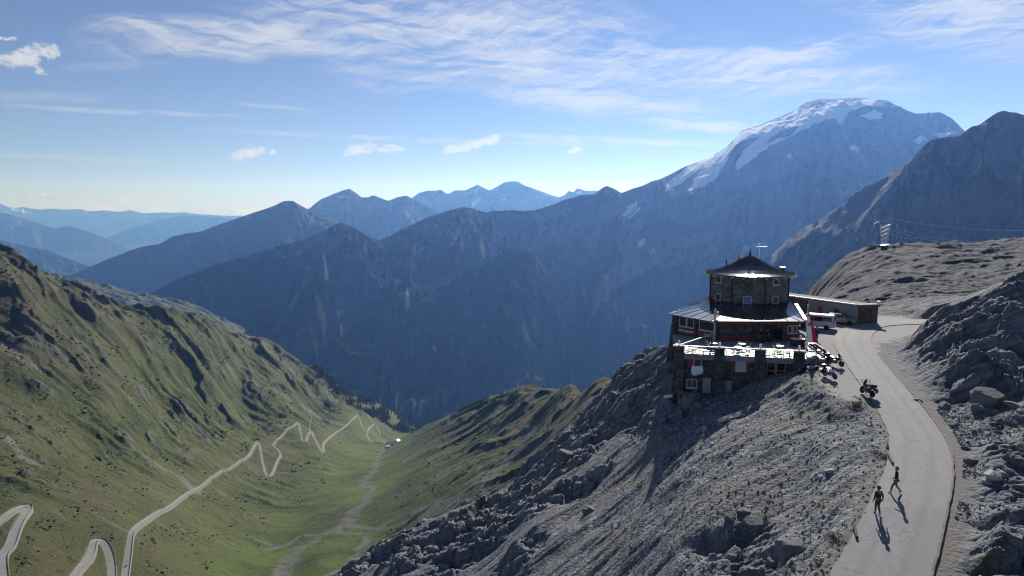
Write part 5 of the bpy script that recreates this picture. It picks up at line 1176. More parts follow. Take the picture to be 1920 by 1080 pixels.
# ------------------------------------------------------------------ the track past the hut
def road_mat():
    m, t = new_mat('track asphalt'); p = t.pos
    n = t.noise(p, .35, 5, .6); n2 = t.noise(p, 2.2, 5, .65); n3 = t.noise(p, 30, 3, .6)
    lng = t.noise(t.rotscale(p, (0, 0, .35), (1.6, .12, 1)), 1.0, 4, .6)
    c = t.mix(n, (.235, .228, .232), (.30, .29, .292)); c = t.mix(t.math('MULTIPLY', t.step(lng, .5, .62), .35), c, (.345, .335, .335)); c = t.mix(t.math('MULTIPLY', t.step(n2, .52, .66), .45), c, (.19, .183, .185))
    c = t.mix(t.math('MULTIPLY', n3, .25), c, (.14, .135, .135))
    c = t.mix(t.math('MULTIPLY', t.attr('edge'), t.step(t.noise(p, 1.6, 4, .65), .36, .58)), c, t.mix(n2, (.20, .18, .16), (.30, .275, .25)))
    ln = t.math('ABSOLUTE', t.math('SUBTRACT', t.math('ABSOLUTE', t.attr('lane')), .42)); c = t.mix(t.math('MULTIPLY', t.step(t.math('ADD', ln, t.math('MULTIPLY', n2, .12)), .26, .08), .38), c, (.185, .178, .18))
    ck = t.voro(t.vmath('ADD', t.scale3(p, (.42, .30, .3)), t.vmath('SCALE', t.noise(p, .9, 4, .6, 0, 1))), 1.0, 'DISTANCE_TO_EDGE'); c = t.mix(t.math('MULTIPLY', t.step(ck, .014, .004), t.math('MULTIPLY', t.step(n, .45, .6), .6)), c, (.07, .068, .068))
    t.put(t.b.inputs['Base Color'], c); t.b.inputs['Roughness'].default_value = .88; t.b.inputs['Specular IOR Level'].default_value = .25
    t.put(t.b.inputs['Normal'], t.bump(t.math('ADD', n3, t.math('MULTIPLY', n2, .8)), .02, .8)); return m
RM = road_mat()
dR = np.concatenate([[0], np.cumsum(np.linalg.norm(np.diff(ROAD, axis=0), axis=1))]); sR = np.arange(0, dR[-1], .35)
cR = np.stack([np.interp(sR, dR, ROAD[:, k]) for k in (0, 1)], 1)
for _ in range(3): cR[1:-1] = .25*cR[:-2]+.5*cR[1:-1]+.25*cR[2:]
tR = np.gradient(cR, axis=0); tR /= np.linalg.norm(tR, axis=1)[:, None]; nR = np.stack([-tR[:, 1], tR[:, 0]], 1); wR = np.interp(sR, dR, ROADW)
offs = np.array([-1.0, -.93, -.8, -.5, -.2, .1, .4, .7, .85, .95, 1.0])
wobL = 1+fbm(sR/1.7, sR*0, 4, 81)*.07; wobR = 1+fbm(sR/1.3, sR*0+9, 4, 82)*.025
fac = np.where(offs[None] > 0, offs[None]*wobL[:, None], offs[None]*wobR[:, None])
RX = cR[:, 0, None]+nR[:, 0, None]*fac*wR[:, None]; RY = cR[:, 1, None]+nR[:, 1, None]*fac*wR[:, None]
RZ = road_z(RY)+.025+.035*(1-fac**2)
o = grid_mesh('road', RX, RY, RZ, RM, {'edge': np.repeat(np.clip((np.abs(offs)-.7)/.3, 0, 1)[None], len(sR), 0)*np.where(offs > 0, .9, .5)[None], 'lane': np.repeat(offs[None], len(sR), 0)}); tag(o, kind='structure')
# a worn asphalt lip along the outer (right-hand) edge
q = MB(); L = []
for k, z0 in ((-1.0, .03), (-1.01, .10), (-1.07, .105), (-1.085, -.05)):
    f = k*wobR; x = cR[:, 0]+nR[:, 0]*f*wR; y = cR[:, 1]+nR[:, 1]*f*wR; L.append(np.stack([x, y, road_z(y)+z0*(1+.4*fbm(sR/.9, sR*0+3, 3, 83))], 1))
n = len(sR); k1 = int(np.argmin(np.abs(cR[:, 1]-66))); 
q.add([p for l in L for p in l[:k1]], [(j*k1+i, j*k1+i+1, (j+1)*k1+i+1, (j+1)*k1+i) for j in range(3) for i in range(k1-1)])
o = q.build('kerb', simple('worn asphalt lip', (.17, .155, .145), .95, var=.3, scale=2)); tag(o, kind='structure')
def RZp(p): return np.array([p[0], p[1], road_z(p[1])+.05])
def road_pt(u, v): return RZp(on_road(u, v))
# timber kerb logs lying along the left edge of the road
LOGM = simple('tarred timber', (.030, .028, .027), .8, var=.4, scale=3)
for (u0, v0, u1, v1), lb in zip(((1600,985,1607,1012), (1665,853,1674,872)), ('dark timber kerb log on the left road edge, nearest the camera', 'dark timber kerb log on the road edge just beyond the walker in black')):
    a, c = road_pt(u0, v0), road_pt(u1, v1); m_ = (a+c)/2; q = MB(m_); up = np.array([0, 0, .08]); d = (c-a)/np.linalg.norm(c-a)
    q.tube([a+up, a+up+d*.02, c+up-d*.02, c+up], [.075, .095, .085, .07], 8); o = q.build('kerb_log', LOGM); o.location = m_; tag(o, lb, 'kerb log', 'timber kerb logs')
# ------------------------------------------------------------------ boulders
def boulder_mesh(seed, flat=.7):
    rg = np.random.default_rng(seed); bm = bmesh.new(); bmesh.ops.create_icosphere(bm, subdivisions=4, radius=1)
    cuts = [(lambda v: v/np.linalg.norm(v))(rg.normal(size=3)) for _ in range(11)]; ds = rg.uniform(.55, .9, 11)
    for v in bm.verts:
        p = np.array(v.co)
        for c_, d_ in zip(cuts, ds):
            k = p@c_-d_
            if k > 0: p = p-c_*k*.92
        s = 1+.10*float(fbm(np.array([p[0]*2+p[2]]), np.array([p[1]*2-p[2]]), 4, seed)[0]); v.co = (p[0]*s*1.1, p[1]*s*.9, p[2]*s*flat)
    me = bpy.data.meshes.new('boulder'); bm.to_mesh(me); bm.free(); return me
def rock_mat(name, dark, light):
    m, t = new_mat(name); tc = t.node('ShaderNodeTexCoord').outputs['Object']
    n = t.noise(tc, 1.6, 6, .65); n2 = t.noise(tc, 9, 4, .7)
    c = t.mix(n, dark, light); c = t.mix(t.math('MULTIPLY', t.step(n2, .6, .7), .5), c, [q*.55 for q in dark]); t.put(t.b.inputs['Base Color'], c); t.b.inputs['Roughness'].default_value = .95
    t.put(t.b.inputs['Normal'], t.bump(t.math('ADD', n, t.math('MULTIPLY', n2, .5)), .12)); return m
RG = rock_mat('boulder grey', (.08, .083, .09), (.22, .22, .225)); RP = rock_mat('boulder pale', (.30, .295, .285), (.60, .59, .57)); RV = rock_mat('boulder violet', (.085, .075, .095), (.17, .155, .175))
BM = [boulder_mesh(s, f) for s, f in ((1, .75), (2, .6), (3, .85), (4, .55))]
BLD = [(1850,752,1.5,0,RG,'big rounded grey boulder at the foot of the right outcrop'), (1772,764,.75,1,RG,'pale-topped boulder beside the road bend below the outcrop'), (1722,752,.4,3,RP,'small bright boulder at the foot of the outcrop corner'),
       (1862,893,.55,1,RP,'bright white limestone block on the rubble right of the walkers'), (1850,905,.4,3,RP,'small white limestone block just left below the larger white one'), (1480,1035,1.0,2,RG,'dark angular boulder on the scree at the bottom'), (1455,1060,.7,0,RG,'dark boulder at the bottom, left of the angular one'),
       (1395,960,.55,1,RG,'grey boulder high on the rubble tongue left of the logs'), (1415,985,.7,3,RG,'wide flat boulder in the rubble tongue'), (1370,975,.45,2,RG,'small steep boulder at the left of the rubble tongue'), (1335,835,.35,1,RP,'pale stone in the shadow of the hut on the scree'), (1555,885,.38,3,RP,'long pale stone on the sunlit scree left of the road'), (1540,895,.3,1,RP,'short pale stone beside the long one on the scree'),
       (1835,770,.6,2,RG,'dark boulder left of the big rounded one'), (1790,800,.45,0,RG,'grey boulder in the gravel below the outcrop'), (1900,765,.8,3,RG,'half-buried dark boulder at the right picture edge'), (1822,868,.4,2,RG,'dark stone in the gravel strip right of the road'), (1812,842,.35,1,RG,'grey stone on the gravel shoulder of the bend'), (1420,722,.45,2,RG,'grey stone at the basement wall between two buttresses'), (1412,716,.35,1,RG,'smaller stone leaning by the third buttress'),
       (1060,860,1.3,2,RG,'tall dark block on the cliff below the hut'), (1150,745,1.2,0,RG,'rounded block on the crest left of the hut'), (1230,800,.9,3,RG,'grey block under the hut platform'), (1105,960,.8,1,RG,'lone block in the long scree chute')]
used = {}
for u, v, r_, k, m_, lb in BLD:
    p = cast(u, v, 28, 200, 1500); me = BM[k] if (k, m_.name) not in used else used[(k, m_.name)]
    if (k, m_.name) not in used: me = BM[k].copy(); me.name = 'boulder'; me.materials.append(m_); used[(k, m_.name)] = me
    o = bpy.data.objects.new('boulder', me); COL.objects.link(o); o.location = (p[0], p[1], p[2]+r_*.12); s = r_*RNG.uniform(.9, 1.1); o.scale = (s, s*RNG.uniform(.8, 1.2), s); o.rotation_euler = (RNG.uniform(-.3, .3), RNG.uniform(-.3, .3), RNG.uniform(0, 6.3)); tag(o, lb, 'boulder')
p = cast(158, 773, 500, 1300, 900); me = BM[0].copy(); me.materials.append(RV); o = bpy.data.objects.new('boulder', me); COL.objects.link(o); o.location = p; o.scale = (4, 4, 4); tag(o, 'single violet-grey boulder on the grassy left hillside', 'boulder')
# loose stones on the scree and the verges: nobody could count them
def stones(name, n, seed, mats, chooser, smin, smax):
    rg = np.random.default_rng(seed); V, F = [], []; base = []
    for k in range(6):
        bm = bmesh.new(); bmesh.ops.create_icosphere(bm, subdivisions=1, radius=1); r2 = np.random.default_rng(k+50)
        a = np.array([v.co[:] for v in bm.verts])*r2.uniform(.65, 1.25, (len(bm.verts), 1))*np.array([1.2, .9, .42]); base.append((a, [tuple(v.index for v in f.verts) for f in bm.faces])); bm.free()
    xy = chooser(rg, n); z, M = height(xy[:, 0], xy[:, 1])
    keep = (M['rock'] < .5) & (M['verge'] < .75)
    xy, z = xy[keep], z[keep]
    mi = []
    for (x, y), zz in zip(xy, z):
        a, f = base[rg.integers(6)]; s = smin*(smax/smin)**(rg.random()**2.2); R_ = np.array(Euler(rg.uniform(0, 6.3, 3)).to_matrix()); b0 = len(V)
        V.extend(map(tuple, (a*s)@R_.T+np.array([x, y, zz+s*.10]))); F.extend(tuple(b0+i for i in g) for g in f); m_ = int(rg.random() < .35); mi += [m_]*len(f)
    me = bpy.data.meshes.new(name); me.from_pydata(V, [], F); [me.materials.append(m) for m in mats]; me.polygons.foreach_set('material_index', mi)
    o = bpy.data.objects.new(name, me); COL.objects.link(o); tag(o, kind='stuff')
SG = simple('scree stone grey', (.24, .245, .255), .95, var=.5, scale=.9); SB = simple('scree stone pale', (.36, .355, .34), .95, var=.3, scale=.7)
def pick_left(rg, n):
    t_ = rg.random(n)**1.3; y = 34+t_*60; d = rg.random(n); xr = np.interp(y, cR[:900, 1], cR[:900, 0]-wR[:900]); return np.stack([xr-.4-d*np.interp(y, [34, 60, 94], [14, 24, 30]), y], 1)
stones('loose_stones', 5500, 21, [SG, SB], pick_left, .05, .16)
def pick_right(rg, n):
    y = 33+rg.random(n)*30; xr = np.interp(y, cR[:900, 1], cR[:900, 0]+wR[:900]); return np.stack([xr+1.2+rg.random(n)**1.5*13, y], 1)
stones('loose_stones', 5000, 22, [SG, SB], pick_right, .05, .16)
# ------------------------------------------------------------------ dry grass tussocks at the road edge
TUS = simple('dry tussock grass', (.17, .12, .05), .9, var=.4, scale=3); TUG = simple('green tussock grass', (.08, .10, .03), .9, var=.4, scale=3)
def tussock(u, v, r_, lb, seed, mixg):
    p = cast(u, v, 28, 120, 1500); rg = np.random.default_rng(seed); q = MB()
    for k in range(int(420*r_)):
        a = rg.uniform(0, 6.28); d = r_*rg.random()**.7; b0 = np.array([d*math.cos(a)*1.3, d*math.sin(a), -.05]); h = r_*rg.uniform(.35, .8)*(1.1-d/r_*.6); tip = b0+np.array([math.cos(a)*h*.55+rg.normal()*.05, math.sin(a)*h*.55+rg.normal()*.05, h]); s_ = np.array([-math.sin(a), math.cos(a), 0])*.018
        q.add([b0-s_, b0+s_, tip], [(0, 1, 2)], mi=1 if (rg.random() < mixg*(1 if math.cos(a) > -.2 else .3)) else 0)
    o = q.build('grass_tussock', [TUS, TUG]); o.location = p; tag(o, lb, 'tussock', 'grass tussocks along the road edge')
tussock(1568, 1012, .62, 'largest green-brown grass tussock, left of the near kerb log', 1, .7); tussock(1538, 1057, .42, 'brown grass tussock at the bottom edge left of the road', 2, .25); tussock(1605, 760, .75, 'yellow-green grass tussock left of the lone motorcycle', 3, .5); tussock(1655, 857, .5, 'brown grass tussock beside the far kerb log', 4, .1); tussock(1640, 848, .35, 'small brown grass tussock left of the far kerb log', 5, .1)
# ------------------------------------------------------------------ motorcycles
TYRE = simple('tyre rubber', (.018, .018, .019), .85); RIM = simple('wheel rim', (.16, .16, .165), .35, .8); BLK = simple('black plastic', (.022, .022, .024), .45); CHR = simple('bare engine metal', (.28, .28, .29), .35, .85)
WHT = simple('white motorcycle paint', (.72, .73, .74), .3); DGR = simple('dark motorcycle paint', (.035, .037, .042), .25); SEAT = simple('seat vinyl', (.02, .02, .02), .6); ALU = simple('aluminium case', (.40, .40, .41), .4, .6); HEAD = simple('headlamp glass', (.55, .57, .6), .1); PLATE = simple('white number plate', (.7, .7, .68), .5); CANV = simple('grey canvas roll', (.17, .17, .155), .9)
def motorcycle(paint, case, label, loc, rz, lean=.14, tall=False, roll=False):
    r = empty('motorcycle', loc, rz, label, 'motorcycle', 'touring motorcycles'); r.rotation_euler = (lean, 0, rz)
    for x, rad, wd in ((.76, .33, .075), (-.74, .33, .095)):
        q = MB(); Z = np.array([0, 0, 1.]); ax = (np.array([1., 0, 0]), Z, np.array([0, -1., 0]))
        q.lathe((x, 0, rad), [(rad-.09, -wd*.8), (rad-.03, -wd), (rad, -wd*.5), (rad, wd*.5), (rad-.03, wd), (rad-.09, wd*.8), (rad-.09, -wd*.8)], 22, axis=ax); w = q.build('wheel', TYRE, r, smooth=True)
        q = MB(); q.lathe((x, 0, rad), [(.05, -.06), (.05, .06)], 10, axis=ax)
        for k in range(9): a = k*.698; q.bar((x, 0, rad), (x+math.cos(a)*(rad-.1), 0, rad+math.sin(a)*(rad-.1)), .02)
        q.lathe((x, 0, rad), [(rad-.11, -.05), (rad-.085, -.05), (rad-.085, .05), (rad-.11, .05)], 22, axis=ax); q.lathe((x, .055, rad), [(.09, 0), (.14, 0), (.14, .006), (.09, .006)], 16, axis=ax); q.build('rim', RIM, w)
    q = MB()
    for s in (-.09, .09): q.tube([(.76, s, .33), (.50, s, 1.0)], [.03, .026], 8)
    q.box((.70, 0, .69), (.42, .13, .03), ax=(np.array([.93, 0, -.36]), np.array([0, 1., 0]), np.array([.36, 0, .93]))); q.build('fork', BLK, r)
    q = MB(); q.prism([(-.32, -.17), (.28, -.15), (.28, .15), (-.32, .17)], .28, .66, poly_top=[(-.25, -.2), (.3, -.19), (.3, .19), (-.25, .2)])
    for s in (-1, 1): q.tube([(.08, s*.1, .5), (.08, s*.36, .47)], [.12, .1], 10)
    q.build('engine', CHR, r, bevel=.02)
    q = MB()
    xs_ = [-.05, .12, .32, .5, .66, .80]; wd = [.10, .19, .21, .19, .13, .05]; zt = [.84, .97, 1.03, 1.02, .95, .84]; zb_ = [.70, .66, .64, .66, .72, .76]
    vs = []
    for x, w, a, c in zip(xs_, wd, zt, zb_):
        for k in range(10): an = 2*math.pi*k/10; vs.append((x, w*math.cos(an), (a+c)/2+(a-c)/2*math.sin(an)))
    n = len(xs_); q.add(vs, [(i*10+k, i*10+(k+1) % 10, (i+1)*10+(k+1) % 10, (i+1)*10+k) for i in range(n-1) for k in range(10)]+[tuple(range(10)), tuple(reversed(range((n-1)*10, n*10)))]); q.build('tank_and_fairing', paint, r, smooth=True)
    q = MB(); q.box((-.22, 0, .80), (.52, .27, .11)); q.box((-.58, 0, .87), (.34, .24, .10)); q.build('seat', SEAT, r, bevel=.03)
    q = MB(); q.tube([(.36, -.43, 1.10), (.44, -.25, 1.13), (.50, 0, 1.08), (.44, .25, 1.13), (.36, .43, 1.10)], .017, 8)
    for s in (-1, 1): q.bar((.43, s*.3, 1.12), (.52, s*.36, 1.28), .015); q.box((.53, s*.38, 1.3), (.03, .15, .09)); q.box((.44, s*.42, 1.11), (.05, .12, .07))
    q.build('handlebar', BLK, r)
    q = MB(); hgt = .42 if tall else .3
    q.add([(.60, -.17, 1.0), (.60, .17, 1.0), (.44, .13, 1.0+hgt), (.44, -.13, 1.0+hgt), (.62, -.17, 1.0), (.62, .17, 1.0), (.46, .13, 1.0+hgt), (.46, -.13, 1.0+hgt)], [(3, 2, 1, 0), (4, 5, 6, 7), (0, 1, 5, 4), (1, 2, 6, 5), (2, 3, 7, 6), (3, 0, 4, 7)]); q.build('windscreen', simple('smoked screen', (.06, .065, .07), .1, spec=.6), r)
    q = MB(); q.lathe((.67, 0, .93), [(.10, -.04), (.115, .04), (.07, .07)], 12, axis=(np.array([0, 1., 0]), np.array([0, 0, 1.]), np.array([1., 0, 0]))); q.build('headlight', HEAD, r, smooth=True)
    for s in (-1, 1): q = MB(); q.box((-.62, s*.37, .62), (.44, .22, .38)); c_ = q.build('pannier', case, r, bevel=.03); q = MB(); q.box((-.62, s*.37, .825), (.46, .24, .035)); q.build('lid', BLK, c_)
    q = MB(); q.box((-.82, 0, 1.08), (.34, .40, .32)); q.build('top_case', case, r, bevel=.05)
    if roll: q = MB(); q.tube([(-.5, -.38, 1.03), (-.5, .38, 1.03)], [.13, .13], 12); q.build('luggage_roll', CANV, r, smooth=True)
    q = MB(); q.tube([(.2, -.15, .35), (-.2, -.2, .32), (-.5, -.22, .42), (-.85, -.24, .52)], [.035, .035, .05, .055], 10); q.build('exhaust', CHR, r, smooth=True)
    q = MB(); q.bar((-.74, .08, .33), (-.1, .08, .42), .05, .08); q.bar((-.1, 0, .55), (-.75, 0, .80), .16, .05); q.bar((-.85, 0, .82), (-1.02, 0, .58), .13, .02); q.bar((-.1, .13, .3), (-.05, .33, 0.02), .025); q.build('frame', BLK, r)
    q = MB(); q.box((-1.02, 0, .60), (.02, .2, .15)); q.build('number_plate', PLATE, r)
    return r
motorcycle(DGR, BLK, 'black touring motorcycle with upright top case parked by the terrace railing', road_pt(1566, 686), math.radians(-61), tall=True)
motorcycle(WHT, BLK, 'black and white touring motorcycle parked at the road edge below the terrace', road_pt(1556, 709), math.radians(-77))
motorcycle(DGR, BLK, 'dark touring motorcycle with panniers and luggage roll standing alone on the track', road_pt(1625, 742), math.radians(96), roll=True, tall=True)
# motorcycle far down on the pass road
w, z, _ = PASS_W[0]; U_, V_ = project(w[:, 0], w[:, 1], z); i = int(np.argmin((U_-239)**2+(V_-1064)**2))
b_ = motorcycle(DGR, BLK, 'tiny dark motorcycle far down on the pass road at bottom left', (w[i][0], w[i][1], z[i]+.03), math.radians(75), lean=0)
# ------------------------------------------------------------------ van and car
VW = simple('white van paint', (.74, .74, .74), .28, var=.04); CG = simple('grey car paint', (.20, .205, .215), .28, .3, var=.05); TLR = simple('red tail lamp', (.35, .02, .02), .3); BMP = simple('grey bumper', (.10, .10, .105), .6)
def vehicle(name, label, cat, loc, rz, paint, L, Wd, Hh, prof, glass_side, screen, rear, nside):
    """prof = side outline [(x, z)...] from the rear bottom round the roof to the front bottom"""
    r = empty(name, loc, rz, label, cat); q = MB(); hw = Wd/2; n = len(prof)
    def wid(z): return hw*(1-.13*max(0, (z-.9)/(Hh-.9))**1.5) if z > .9 else hw
    vs = [(x, -wid(z), z) for x, z in prof]+[(x, wid(z), z) for x, z in prof]
    q.add(vs, [(i, (i+1) % n, n+(i+1) % n, n+i) for i in range(n)]+[tuple(range(n)), tuple(reversed(range(n, 2*n)))]); q.build('body', paint, r, bevel=.06)
    for s in (-1, 1):
        for x0, x1 in nside:
            q = MB(); z0, z1 = glass_side; y0, y1 = s*(wid(z0)+.006), s*(wid(z1)+.006); sl = (x1-x0)*0
            q.add([(x0, y0, z0), (x1, y0, z0), (x1-sl, y1, z1), (x0, y1, z1), (x0, y0-s*.02, z0), (x1, y0-s*.02, z0), (x1-sl, y1-s*.02, z1), (x0, y1-s*.02, z1)], [(0, 1, 2, 3), (7, 6, 5, 4), (0, 4, 5, 1), (1, 5, 6, 2), (2, 6, 7, 3), (3, 7, 4, 0)]); q.build('window', GLASS, r)
        for x in (-L/2+L*.19, L/2-L*.2):
            ax = (np.array([1., 0, 0]), np.array([0, 0, 1.]), np.array([0, -1., 0])); q = MB(); q.lathe((x, s*(hw-.09), .33), [(.2, -.11), (.32, -.11), (.335, -.06), (.335, .06), (.32, .11), (.2, .11)], 20, axis=ax); w_ = q.build('wheel', TYRE, r, smooth=True)
            q = MB(); q.lathe((x, s*(hw-.09), .33), [(.05, -.1*1.02), (.2, -.09), (.205, 0), (.2, .09), (.05, .102)], 14, axis=ax); q.build('rim', ALU, w_)
        q = MB(); q.box((L/2-.08, s*(hw-.22), .72), (.14, .34, .2)); q.build('headlight', HEAD, r, bevel=.03)
        q = MB(); q.box((-L/2+.03, s*(hw-.10), rear[2]), (.1, .16, rear[3])); q.build('tail_light', TLR, r)
        q = MB(); q.box((L*.5*screen[4], s*(hw+.11), 1.08), (.1, .2, .15)); q.build('mirror', BLK, r, bevel=.02)
    for nm, (x0, z0, x1, z1) in (('windscreen', screen[:4]), ('rear_window', (rear[4], rear[0], rear[5], rear[1]))):
        q = MB(); o_ = .012*(1 if x0 > 0 else -1); a, c = wid(z0)-.14, wid(z1)-.12
        q.add([(x0+o_, -a, z0), (x0+o_, a, z0), (x1+o_, c, z1), (x1+o_, -c, z1), (x0, -a, z0-.01), (x0, a, z0-.01), (x1, c, z1-.01), (x1, -c, z1-.01)], [(0, 1, 2, 3), (7, 6, 5, 4), (0, 4, 5, 1), (1, 5, 6, 2), (2, 6, 7, 3), (3, 7, 4, 0)]); q.build(nm, GLASS, r)
    for x in (-L/2-.02, L/2+.02): q = MB(); q.box((x, 0, .46), (.14, Wd-.08, .22)); q.build('bumper', BMP if cat == 'car' else paint, r, bevel=.04)
    q = MB(); q.box((-L/2-.06, 0, .78), (.03, .52, .12)); q.build('number_plate', PLATE, r)
    return r
vp = at_z(1527, 612, -16.86)
vp = np.array([42.2, 93.6]); vehicle('van', 'white passenger van parked in the yard, rear towards the road', 'van', (vp[0], vp[1], road_z(vp[1])-.02), math.radians(147), VW, 4.9, 1.9, 1.98,
  [(-2.45, .3), (-2.47, .95), (-2.36, 1.85), (-2.2, 1.97), (.95, 1.96), (1.25, 1.86), (1.95, 1.15), (2.38, .98), (2.45, .7), (2.42, .3)], (1.12, 1.72), (1.93, 1.2, 1.32, 1.8, .62), (1.2, 1.75, 1.05, .5, -2.445, -2.385), [(-2.2, -1.05), (-1.0, .1), (.16, 1.15)])
vp = np.array([47.2, 96.9]); vehicle('car', 'small grey car parked in the annex shadow behind the white van', 'car', (vp[0], vp[1], road_z(vp[1])-.02), math.radians(-28), CG, 4.1, 1.72, 1.46,
  [(-2.05, .3), (-2.05, .85), (-1.9, 1.0), (-1.55, 1.38), (-1.2, 1.46), (.15, 1.45), (.95, .98), (1.85, .85), (2.05, .65), (2.05, .3)], (.98, 1.34), (.92, 1.02, .22, 1.42, .38), (1.03, 1.33, .8, .24, -1.885, -1.6), [(-1.45, -.55), (-.48, .35)])
# ------------------------------------------------------------------ people
SKIN = simple('skin', (.42, .25, .18), .6, var=.05); HAIRD = simple('dark hair', (.025, .02, .017), .7); HAIRG = simple('greying hair', (.10, .09, .08), .7)
def skinned(name, verts, edges, radii, mat, parent=None, sub=1, root=0):
    me = bpy.data.meshes.new(name); me.from_pydata([tuple(map(float, v)) for v in verts], edges, []); me.materials.append(mat)
    o = bpy.data.objects.new(name, me); COL.objects.link(o)
    s = o.modifiers.new('skin', 'SKIN'); s.use_smooth_shade = True; me.skin_vertices or None
    lay = me.skin_vertices[0] if len(me.skin_vertices) else None
    if lay is None:
        bm = bmesh.new(); bm.from_mesh(me); bm.verts.layers.skin.verify(); bm.to_mesh(me); bm.free(); lay = me.skin_vertices[0]
    for i, r_ in enumerate(radii): lay.data[i].radius = r_ if hasattr(r_, '__len__') else (r_, r_); lay.data[i].use_root = (i == root)
    m = o.modifiers.new('sub', 'SUBSURF'); m.levels = sub; m.render_levels = sub
    if parent: o.parent = parent
    return o
class Sk:
    def __init__(s): s.v = []; s.e = []; s.r = []
    def pt(s, p, r, to=None):
        s.v.append(np.array(p, float)); s.r.append(r)
        if to is not None: s.e.append((to, len(s.v)-1))
        return len(s.v)-1
def person(loc, rz, label, J, top, legs, shoes, hair, seated=False):
    """J = joint positions in the figure's own frame (facing +Y, feet at z = 0)"""
    S = Sk(); pel = S.pt(J['pelvis'], (.15, .11)); sp = S.pt(J['waist'], (.135, .10), pel); chs = S.pt(J['chest'], (.17, .115), sp); nk0 = S.pt(J['neck'], (.06, .06), chs)
    hd0 = S.pt(J['head']-np.array([0, 0, .075]), (.062, .075), nk0); hd = S.pt(J['head']+np.array([0, .005, .02]), (.078, .095), hd0); S.pt(J['head']+np.array([0, 0, .10]), (.055, .068), hd)
    f = J.get('face', np.array([0, 1., 0])); nz = S.pt(J['head']+f*.095-np.array([0, 0, .005]), (.018, .018), hd); S.pt(J['head']+f*.118-np.array([0, 0, .02]), (.010, .012), nz)
    sd = np.array([f[1], -f[0], 0])
    for k in (-1, 1): S.pt(J['head']+sd*k*.085, (.012, .022), hd)
    for s in 'LR':
        sh = S.pt(J['sh'+s], .055, chs); el = S.pt(J['el'+s], .043, sh); wr = S.pt(J['wr'+s], .028, el); d = J['wr'+s]-J['el'+s]; d /= np.linalg.norm(d); h = S.pt(J['wr'+s]+d*.075, (.036, .022), wr)
        x = np.cross(d, [0, 0, 1.]); x = x/np.linalg.norm(x) if np.linalg.norm(x) > .1 else np.array([0, 1., 0]); x = np.array([0, 1., 0])-d*d[1]; x /= np.linalg.norm(x); b = np.cross(d, x)
        for k, l_ in ((-1.5, .062), (-.5, .075), (.5, .08), (1.5, .07)):
            a = S.pt(J['wr'+s]+d*.115+x*k*.019, .0095, h); a2 = S.pt(J['wr'+s]+d*(.115+l_*.55)+x*k*.020+b*.012, .009, a); S.pt(J['wr'+s]+d*(.115+l_*.9)+x*k*.020+b*.035, .0075, a2)
        a = S.pt(J['wr'+s]+d*.05+x*.045, .011, wr); S.pt(J['wr'+s]+d*.095+x*.065+b*.01, .009, a)
        hp = S.pt(J['hip'+s], .088, pel); kn = S.pt(J['kn'+s], .06, hp); an = S.pt(J['an'+s], .04, kn); S.pt(J['an'+s]+J.get('ft'+s, np.array([0, .15, -.04])), .035, an)
    o = skinned('person', S.v, S.e, S.r, SKIN); o.location = loc; o.rotation_euler = (0, 0, rz); tag(o, label, 'person')
    S = Sk(); a = S.pt(J['pelvis']-np.array([0, 0, .03]), (.175, .125)); b = S.pt(J['waist'], (.16, .12), a); c = S.pt(J['chest']+np.array([0, 0, .02]), (.19, .135), b); S.pt(J['neck']-np.array([0, 0, .02]), (.075, .075), c)
    for s in 'LR': d = S.pt(J['sh'+s], .075, c); e = S.pt(J['el'+s], .06, d); S.pt(J['wr'+s]*.93+J['el'+s]*.07, .046, e)
    skinned('jacket', S.v, S.e, S.r, top, o)
    S = Sk(); a = S.pt(J['pelvis']+np.array([0, 0, .02]), (.165, .12))
    for s in 'LR': h = S.pt(J['hip'+s]-np.array([0, 0, .02]), .098, a); k = S.pt(J['kn'+s], .073, h); S.pt(J['an'+s]*.95+J['kn'+s]*.05, .058, k)
    skinned('trousers', S.v, S.e, S.r, legs, o)
    for s in 'LR':
        S = Sk(); ft = J.get('ft'+s, np.array([0, .15, -.04])); a = S.pt(J['an'+s]+np.array([0, 0, .0]), .05); m = S.pt(J['an'+s]+ft*.35+np.array([0, 0, -.025]), (.048, .042), a); S.pt(J['an'+s]+ft*1.05, (.042, .032), m); S.pt(J['an'+s]-ft*.3+np.array([0, 0, -.035]), .038, a); skinned('shoe', S.v, S.e, S.r, shoes, o)
    S = Sk(); a = S.pt(J['head']+np.array([0, 0, .055])-f*.02, (.088, .10)); S.pt(J['head']+np.array([0, 0, .105])-f*.015, (.06, .072), a); S.pt(J['head']-f*.055+np.array([0, 0, -.02]), (.07, .05), a); skinned('hair', S.v, S.e, S.r, hair, o)
    return o
def A(*p): return np.array(p, float)
J0 = dict(pelvis=A(0, 0, .95), waist=A(0, 0, 1.10), chest=A(0, .01, 1.32), neck=A(0, .01, 1.50), head=A(0, .03, 1.63), shL=A(-.19, 0, 1.42), shR=A(.19, 0, 1.42), hipL=A(-.09, 0, .92), hipR=A(.09, 0, .92),
          elL=A(-.25, -.03, 1.15), elR=A(.25, -.03, 1.15), wrL=A(-.27, .06, .92), wrR=A(.27, .06, .92), knL=A(-.10, .03, .50), knR=A(.10, .03, .50), anL=A(-.10, 0, .085), anR=A(.10, 0, .085))
def J(**k): d = {a: b.copy() for a, b in J0.items()}; d.update({a: np.array(b, float) for a, b in k.items()}); return d
MAROON = simple('dark maroon jacket', (.055, .012, .014), .8, var=.2); BLKJ = simple('black jacket', (.012, .012, .014), .8, var=.2); KHAKI = simple('grey green trousers', (.065, .064, .058), .9, var=.15); JEAN = simple('grey blue jeans', (.10, .11, .15), .9, var=.15); SHOE = simple('dark shoe', (.015, .014, .013), .7); DARKT = simple('black trousers', (.015, .015, .017), .85)
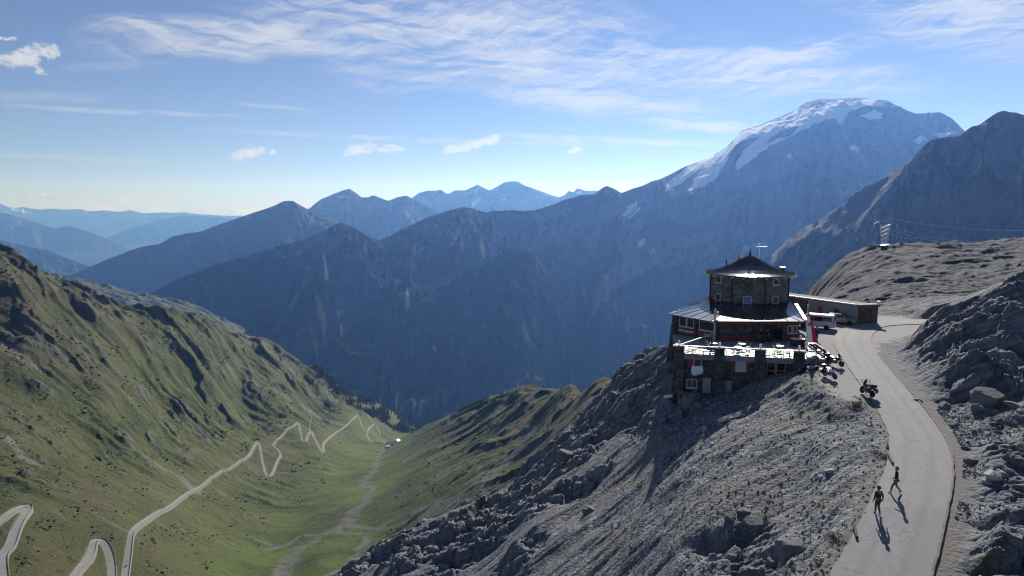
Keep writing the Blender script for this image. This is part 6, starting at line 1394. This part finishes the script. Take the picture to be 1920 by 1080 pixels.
p = road_pt(1645, 965); person((p[0], p[1], p[2]), math.radians(12), 'walker in maroon jacket and grey-green trousers, nearer the camera', J(elL=A(-.275, -.03, 1.16), wrL=A(-.31, .03, .92), elR=A(.275, -.04, 1.16), wrR=A(.32, -.01, .92), knL=A(-.06, .12, .51), anL=A(-.05, .12, .09), knR=A(.06, .02, .49), anR=A(.045, -.16, .11), ftR=A(0, .14, -.06)), MAROON, KHAKI, SHOE, HAIRD)
p = road_pt(1679, 926); person((p[0], p[1], p[2]), math.radians(68), 'walker in black jacket and blue-grey jeans striding on the track', J(elL=A(-.24, .02, 1.15), wrL=A(-.2, .24, 1.08), elR=A(.26, -.08, 1.16), wrR=A(.27, -.08, .92), knL=A(-.09, .22, .52), anL=A(-.09, .30, .09), knR=A(.09, -.02, .49), anR=A(.09, -.30, .15), ftR=A(0, .12, -.09)), BLKJ, JEAN, SHOE, HAIRG)
p = at_z(1531, 638, -16.88); person((p[0], p[1], road_z(p[1])-.04), math.radians(200), 'person in black standing in the yard beside the red and white flag', J(), BLKJ, DARKT, SHOE, HAIRD)
# guests sitting in the shade of the dining room front
BR = simple('brown jumper', (.12, .07, .045), .9); BL = simple('navy jumper', (.02, .025, .05), .9)
for (u, v, top_, lb) in ((1437, 651, BR, 'guest in brown seated left of the dining room door'), (1457, 651, BL, 'guest in dark blue seated right of the dining room door')):
    q = at_z(u, v, FLOOR+.03); z = -.5
    person((q[0], HB[1]-1.1, FLOOR+.03), math.radians(185), lb, J(pelvis=A(0, 0, .5), waist=A(0, -.02, .66), chest=A(0, -.03, .88), neck=A(0, -.02, 1.05), head=A(0, .02, 1.18), shL=A(-.19, -.03, .97), shR=A(.19, -.03, .97), hipL=A(-.1, .02, .5), hipR=A(.1, .02, .5), elL=A(-.26, .05, .74), elR=A(.26, .05, .74), wrL=A(-.15, .28, .70), wrR=A(.15, .28, .70), knL=A(-.12, .44, .5), knR=A(.12, .44, .5), anL=A(-.12, .42, .085), anR=A(.12, .42, .085)), top_, DARKT, SHOE, HAIRD)
q0 = at_z(1447, 651, FLOOR); r = empty('bench', (q0[0], HB[1]-1.05, FLOOR+.03), 0, 'long dark wooden bench against the dining room wall', 'bench')
q = MB(); q.box((0, 0, .41), (2.6, .45, .06)); q.build('seat', WOOD, r); q = MB(); q.box((0, .26, .72), (2.6, .05, .5)); q.build('backrest', WOOD, r)
for x in (-1.2, 0, 1.2): q = MB(); q.box((x, .02, .19), (.08, .42, .38)); q.build('leg', WOOD, r)
